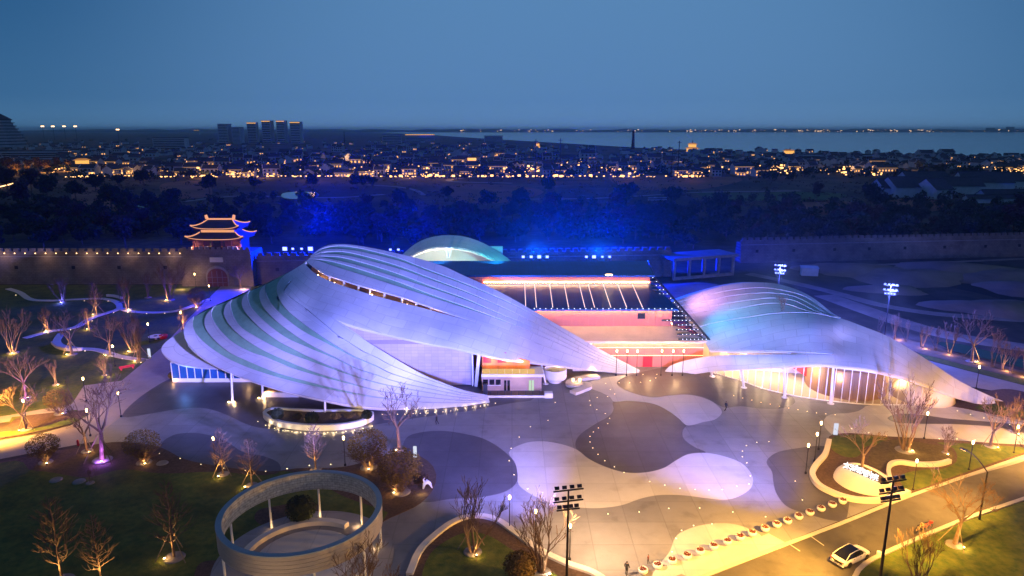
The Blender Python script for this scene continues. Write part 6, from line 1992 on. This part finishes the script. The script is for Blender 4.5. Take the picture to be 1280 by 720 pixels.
# ================================================================ CAR
def build_car():
    t = thing('parked_car', 'white saloon car with dark roof glass parked by the kerb', 'car')
    # body: lofted cross sections along the length (x forward)
    xs = [-2.36, -2.30, -2.0, -1.4, -.6, .3, 1.0, 1.6, 2.05, 2.32, 2.38]
    half = [.62, .80, .88, .91, .92, .92, .91, .88, .80, .66, .5]
    belt = [.74, .84, .93, .95, .94, .93, .92, .86, .76, .62, .56]
    bot = [.42, .30, .22, .20, .20, .20, .20, .20, .22, .30, .40]
    sec = 10
    v = []
    for x, h, z1, z0 in zip(xs, half, belt, bot):
        prof = [(-.82, 0), (-.97, .12), (-1.0, .4), (-.985, .7), (-.90, .94), (-.62, 1.0)]
        prof = prof + [(-a, b) for a, b in reversed(prof)]
        for a, b in prof:
            v.append((x, a * h, z0 + (z1 - z0) * b))
    m = 12
    f = []
    for i in range(len(xs) - 1):
        for j in range(m):
            f.append((i * m + j, i * m + (j + 1) % m, (i + 1) * m + (j + 1) % m, (i + 1) * m + j))
    f += [tuple(range(m)), tuple(reversed(range((len(xs) - 1) * m, len(xs) * m)))]
    body = link('body', mesh_of('body', v, f, M['car'], True), t)
    # glasshouse with roof
    gx = [-1.95, -1.15, -.2, .45, 1.25]
    gz = [.93, 1.36, 1.45, 1.42, .92]
    gw = [.70, .60, .60, .60, .72]
    gv = []
    for x, z, w in zip(gx, gz, gw):
        gv += [(x, -.80 if z < 1 else -w - .06, .90), (x, -w, z), (x, w, z), (x, .80 if z < 1 else w + .06, .90)]
    gv2 = []
    for x, z, w in zip(gx, gz, gw):
        gv2 += [(x, -.82, .88), (x, -w, z), (x, w, z), (x, .82, .88)]
    gf = []
    for i in range(4):
        for j in range(3):
            gf.append((4 * i + j, 4 * i + j + 1, 4 * i + 5 + j, 4 * i + 4 + j))
    link('glasshouse', mesh_of('glasshouse', gv2, gf, M['carglass'], False), t)
    for s in (-1, 1):
        MB().tube([(-2.0, s * .80, .94), (-1.15, s * .615, 1.37), (-.2, s * .615, 1.455), (.45, s * .615, 1.43), (1.28, s * .79, .93)], .04, 6).build('roof_rail', M['car'], t)
        MB().tube([(-.35, s * .84, .9), (-.3, s * .62, 1.44)], .035, 6).build('door_pillar', M['carglass'], t)
        o = MB().box(.75, .95, s * .95 - .1, s * .95 + .1, .92, 1.06).build('mirror', M['car'], t)
        for z in (.78,):
            for x in (-.75, .3):
                MB().box(x - .1, x + .1, s * .915 - .02, s * .915 + .02, z - .015, z + .015).build('door_handle', M['steel_dark'], t)
        MB().box(-2.36, -2.2, s * .55 - .22, s * .55 + .22, .66, .78).build('tail_light', M['redcloth'], t)
        MB().box(2.1, 2.26, s * .55 - .2, s * .55 + .2, .58, .68).build('headlight', M['carglass'], t)
        for x in (-1.42, 1.42):
            w_ = link('wheel', None, t, (x, s * .84, .34), (R(90), 0, 0))
            MB().lathe([(.22, -.11), (.34, -.09), (.34, .09), (.22, .11)], 18).build('tyre', M['tyre'], w_)
            MB().lathe([(.22, -.10), (.20, .06), (.0, .06)], 12).build('rim', mat('alloy', (.4, .4, .4), .4, .05, 1, 0, 1, .6) if 'alloy' not in bpy.data.materials else bpy.data.materials['alloy'], w_)
    MB().box(-2.40, -2.33, -.24, .24, .50, .62).build('number_plate', M['steel_dark'], t)
    MB().box(-2.37, -2.2, -.8, .8, .28, .36).build('rear_bumper', M['car'], t)
    return t
car = build_car()
ca, cb = G(1044, 700), G(1086, 688)
car.location = (G(1063, 699.5) + Vector((0, 0, .012)))
car.rotation_euler.z = math.atan2(G(1213, 646.7).y - G(1117, 687).y, G(1213, 646.7).x - G(1117, 687).x) + R(2)

# ================================================================ BICYCLES on the road
def bike(px, py, col, label, rz):
    t = thing('bicycle', label, 'bicycle', G(px, py, .02), rz)
    m = mat('bike ' + label[:6], col, .4, .1, 3)
    for x in (-.52, .52):
        w = MB()
        pts = [Vector((x + .33 * math.cos(a), 0, .33 + .33 * math.sin(a))) for a in np.linspace(0, 2 * math.pi, 18)]
        w.tube(pts, .025, 5)
        for k in range(6):
            a = k * math.pi / 6
            w.tube([Vector((x + .32 * math.cos(a), 0, .33 + .32 * math.sin(a))), Vector((x - .32 * math.cos(a), 0, .33 - .32 * math.sin(a)))], .006, 3)
        w.build('wheel', M['tyre'], t)
    MB().tube([(-.52, 0, .33), (-.2, 0, .78), (.36, 0, .80), (.52, 0, .33)], .03, 6).tube([(-.2, 0, .8), (0, 0, .30), (.36, 0, .74)], .03, 6).tube([(-.52, 0, .33), (0, 0, .3)], .025, 6).build('frame', m, t)
    MB().box(-.34, -.08, -.08, .08, .88, .94).build('saddle', M['black'], t)
    MB().tube([(.36, 0, .78), (.34, 0, 1.02)], .025, 6).tube([(.30, -.28, 1.04), (.34, 0, 1.02), (.30, .28, 1.04)], .02, 6).build('handlebar', M['black'], t)
    MB().box(.42, .68, -.16, .16, .72, .95).build('basket', m, t)
bike(1148, 665, (.45, .30, .12), 'yellow framed bicycle parked on the road behind the kerb tree', .5)
bike(1158, 661.5, (.50, .05, .04), 'red framed bicycle parked on the road behind the kerb tree', .3)
# small kerb side things
tag(MB().lathe([(.0, 0), (.22, .02), (.22, .55), (.1, .62), (0, .62)], 10, G(1098, 695, .02)).build('bollard_cap', M['white']), 'small white marker standing at the road kerb by the mast', 'marker')

# ================================================================ PEOPLE
def person(px, py, label, coat, trousers, walk=.2, rz=0.0, z=.06, H=1.72):
    t = thing('person', label, 'person', G(px, py, z), rz)
    j = {'pel': (0, 0, .95), 'chest': (0, .02, 1.25), 'neck': (0, .02, 1.45), 'head': (0, .03, 1.55), 'crown': (0, .03, 1.70),
         'lh': (-.10, 0, .92), 'lk': (-.11, walk * .5, .50), 'la': (-.11, walk * .2 - .05, .09), 'lt': (-.11, walk * .2 + .10, .04),
         'rh': (.10, 0, .92), 'rk': (.11, -walk * .1, .50), 'ra': (.11, -walk - .04, .12), 'rt': (.11, -walk + .10, .04),
         'ls': (-.19, .02, 1.38), 'le': (-.25, -.06, 1.12), 'lw': (-.24, .08 - walk * .2, .90), 'lf': (-.24, .12 - walk * .2, .80),
         'rs': (.19, .02, 1.38), 're': (.25, .04, 1.12), 'rw': (.24, .16 + walk * .2, .92), 'rf': (.24, .22 + walk * .2, .83)}
    names = list(j)
    ed = [('pel', 'chest'), ('chest', 'neck'), ('neck', 'head'), ('head', 'crown'), ('pel', 'lh'), ('lh', 'lk'), ('lk', 'la'), ('la', 'lt'), ('pel', 'rh'), ('rh', 'rk'), ('rk', 'ra'), ('ra', 'rt'), ('chest', 'ls'), ('ls', 'le'), ('le', 'lw'), ('lw', 'lf'), ('chest', 'rs'), ('rs', 're'), ('re', 'rw'), ('rw', 'rf')]
    rad = {'pel': .15, 'chest': .17, 'neck': .065, 'head': .095, 'crown': .07, 'lh': .10, 'rh': .10, 'lk': .065, 'rk': .065, 'la': .045, 'ra': .045, 'lt': .04, 'rt': .04, 'ls': .07, 'rs': .07, 'le': .05, 're': .05, 'lw': .035, 'rw': .035, 'lf': .03, 'rf': .03}
    me = bpy.data.meshes.new('body')
    me.from_pydata([j[n] for n in names], [(names.index(a), names.index(b)) for a, b in ed], [])
    tmp = bpy.data.objects.new('tmp', me)
    COL.objects.link(tmp)
    sk = tmp.modifiers.new('skin', 'SKIN')
    for i, nme in enumerate(names):
        me.skin_vertices[0].data[i].radius = (rad[nme], rad[nme])
    me.skin_vertices[0].data[0].use_root = True
    sub = tmp.modifiers.new('sub', 'SUBSURF')
    sub.levels = 1
    bpy.context.view_layer.update()
    m2 = bpy.data.meshes.new_from_object(tmp.evaluated_get(bpy.context.evaluated_depsgraph_get()))
    bpy.data.objects.remove(tmp)
    ms = [mat('coat', coat, .8, .1, 3), mat('trousers', trousers, .8, .1, 3), mat('skin', (.42, .26, .19), .6, .05), mat('hair', (.015, .012, .01), .7, .1)]
    m2.materials.clear()
    for q in ms:
        m2.materials.append(q)
    for p_ in m2.polygons:
        c = p_.center
        p_.use_smooth = True
        p_.material_index = 0 if c.z > .88 and c.z < 1.44 else (1 if c.z <= .88 and abs(c.x) < .2 else 2)
        if c.z > 1.60 or (c.z > 1.5 and c.y < .0):
            p_.material_index = 3
        if c.z < .10:
            p_.material_index = 3
    link('body', m2, t).scale = (H / 1.76,) * 3
    return t
dark = (.02, .022, .03)
person(546, 530.5, 'person in dark clothes walking beside the ribbed shell tip', dark, (.015, .015, .02), .28, R(80))
person(907, 513.5, 'person in dark clothes walking before the glass hall', dark, (.015, .015, .02), .30, R(-70))
person(77, 421, 'person in black on the hooked garden walk, the taller of two', dark, (.012, .012, .015), .2, R(30))
person(80.5, 420.5, 'person in black on the hooked garden walk, the shorter of two', (.03, .025, .03), (.012, .012, .015), .18, R(30), .06, 1.6)
person(810, 704.5, 'child in dark red clothes standing near the flower bowls', (.12, .03, .03), dark, .15, R(60), .06, 1.15)
person(783, 719, 'person in a dark coat at the cream bed wall end', dark, dark, .2, R(-40))

# ================================================================ SEATS, SIGNS, SMALL THINGS
def red_bench(px, py, rz):
    t = thing('red_bench', 'long red bench on the lawn beside the tan path', 'bench', G(px, py, .03), rz)
    MB().box(-1.3, 1.3, -.28, .28, .40, .52).build('seat', M['redcloth'], t)
    for x in (-1.0, 1.0):
        MB().box(x - .1, x + .1, -.25, .25, 0, .40).build('leg', M['redcloth'], t)
    MB().box(-1.3, 1.3, .2, .28, .52, .7).build('backrest', M['redcloth'], t)
red_bench(159, 461.5, R(38))
t = thing('oval_table', 'white oval table with dark centre on the garden lawn', 'table', G(195, 424, .03))
MB().lathe([(.25, 0), (.2, .6), (1.5, .66), (1.5, .74), (0, .74)], 24).build('top', M['white'], t)
MB().lathe([(.4, .742), (.4, .8), (0, .8)], 12).build('centre', M['black'], t)
t = thing('pouf_stool', 'red rounded seat beside the white oval table', 'seat', G(204.5, 423, .03))
MB().lathe([(.7, 0), (.95, .5), (.9, .8), (0, .72)], 16).build('cushion', M['redcloth'], t)
def totem(px, py, h, w, label, z=.1):
    t = thing('light_totem', label, 'sign', G(px, py, z), R(-10))
    MB().box(-w / 2, w / 2, -.1, .1, .1, h).build('panel', emit('totem panel', (.8, .85, 1), .9) if 'totem panel' not in bpy.data.materials else bpy.data.materials['totem panel'], t)
    MB().box(-w / 2 - .08, w / 2 + .08, -.2, .2, 0, .1).build('foot', M['black'], t)
totem(187, 447, 1.9, .5, 'upright glowing white totem at the end of the hooked walk')
totem(519, 572, 1.7, .45, 'upright glowing white totem on the mulch bed by the plaza')
totem(1044, 544, 1.9, .6, 'white leaning info totem at the corner of the sign garden')
t = thing('white_sculpture', 'white abstract crane like sculpture on the mulch tip', 'sculpture', G(533, 611, .1))
MB().tube([(-.4, 0, 0), (-.25, 0, .7), (.1, 0, 1.0), (.45, 0, .8), (.75, 0, .1)], [.1, .22, .32, .2, .06], 8).tube([(-.2, 0, .8), (-.35, 0, 1.3), (-.15, 0, 1.55)], [.16, .1, .05], 6).build('body', M['white'], t, None, None, True)
point('sculpture_light', G(527, 614, .6), (1, .7, .2), 40, .1)
tag(MB().box(-.3, .3, -.25, .25, 0, .9).box(-.36, .36, -.3, .3, .9, 1.0).build('litter_bin', M['redcloth'], None, G(1180, 507, .05)), 'red litter bin at the end of the glass hall', 'bin')
tag(MB().lathe([(.16, 0), (.16, .7), (.1, .9), (0, .95)], 10, G(98, 557, .05)).build('fire_hydrant', M['redcloth']), 'red hydrant beside the tan path on the mulch', 'hydrant')
# dark timber terrace and low wall under the shell edge
lw_ = thing('terrace_wall', 'low violet grey terrace wall under the ribbed shell edge', 'wall', G(365, 497))
MB().box(-5, 9, 0, .5, 0, .9).build('wall', M['white'], lw_)
MB().box(-5, 9, .6, 6, 0, .6).build('deck', M['soffit'], lw_)
point('terrace_light', G(335, 487, 1.2), WARM, 140, .1)
point('terrace_light', G(309, 476, 1.0), WARM, 120, .1)
# paler drainage rocks
for i, (px, py) in enumerate(((203, 579), (99, 602), (70, 600))):
    tag(MB().lathe([(.8, 0), (.7, .12), (.2, .15), (0, .12)], 12, G(px, py, .15)).build('manhole_cover', M['stone']), 'round grey cover set in the front planting bed', 'cover', 'covers in the front bed')
# parked vehicles far away on the field track
for px, py in ((815, 251.5), (822, 251), (828, 251)):
    p = G(px, py)
    t = thing('parked_van', 'small pale van parked on the field track', 'van', p, 0, 'vans on the field track')
    MB().box(-2.5, 2.5, -1, 1, .4, 2.2).build('body', M['whitewash'], t)
    MB().box(-2.51, 2.51, -1.02, 1.02, 1.4, 1.9).build('window', M['carglass'], t)
    for x in (-1.6, 1.6):
        MB().tube([(x, -1.03, .4), (x, 1.03, .4)], .4, 10).build('wheel', M['tyre'], t)
# ================================================================ EVENING HAZE
hz = bpy.data.materials.new('evening haze')
hz.use_nodes = True
hn = hz.node_tree
hn.nodes.remove(hn.nodes['Principled BSDF'])
pv = hn.nodes.new('ShaderNodeVolumePrincipled')
pv.inputs['Color'].default_value = (.86, .93, 1.0, 1)
pv.inputs['Density'].default_value = 6e-5
pv.inputs['Anisotropy'].default_value = .72
hn.links.new(pv.outputs[0], hn.nodes['Material Output'].inputs['Volume'])
stuff(MB().box(-31000, 31000, -600, 31000, -1.5, 112).build('haze', hz))
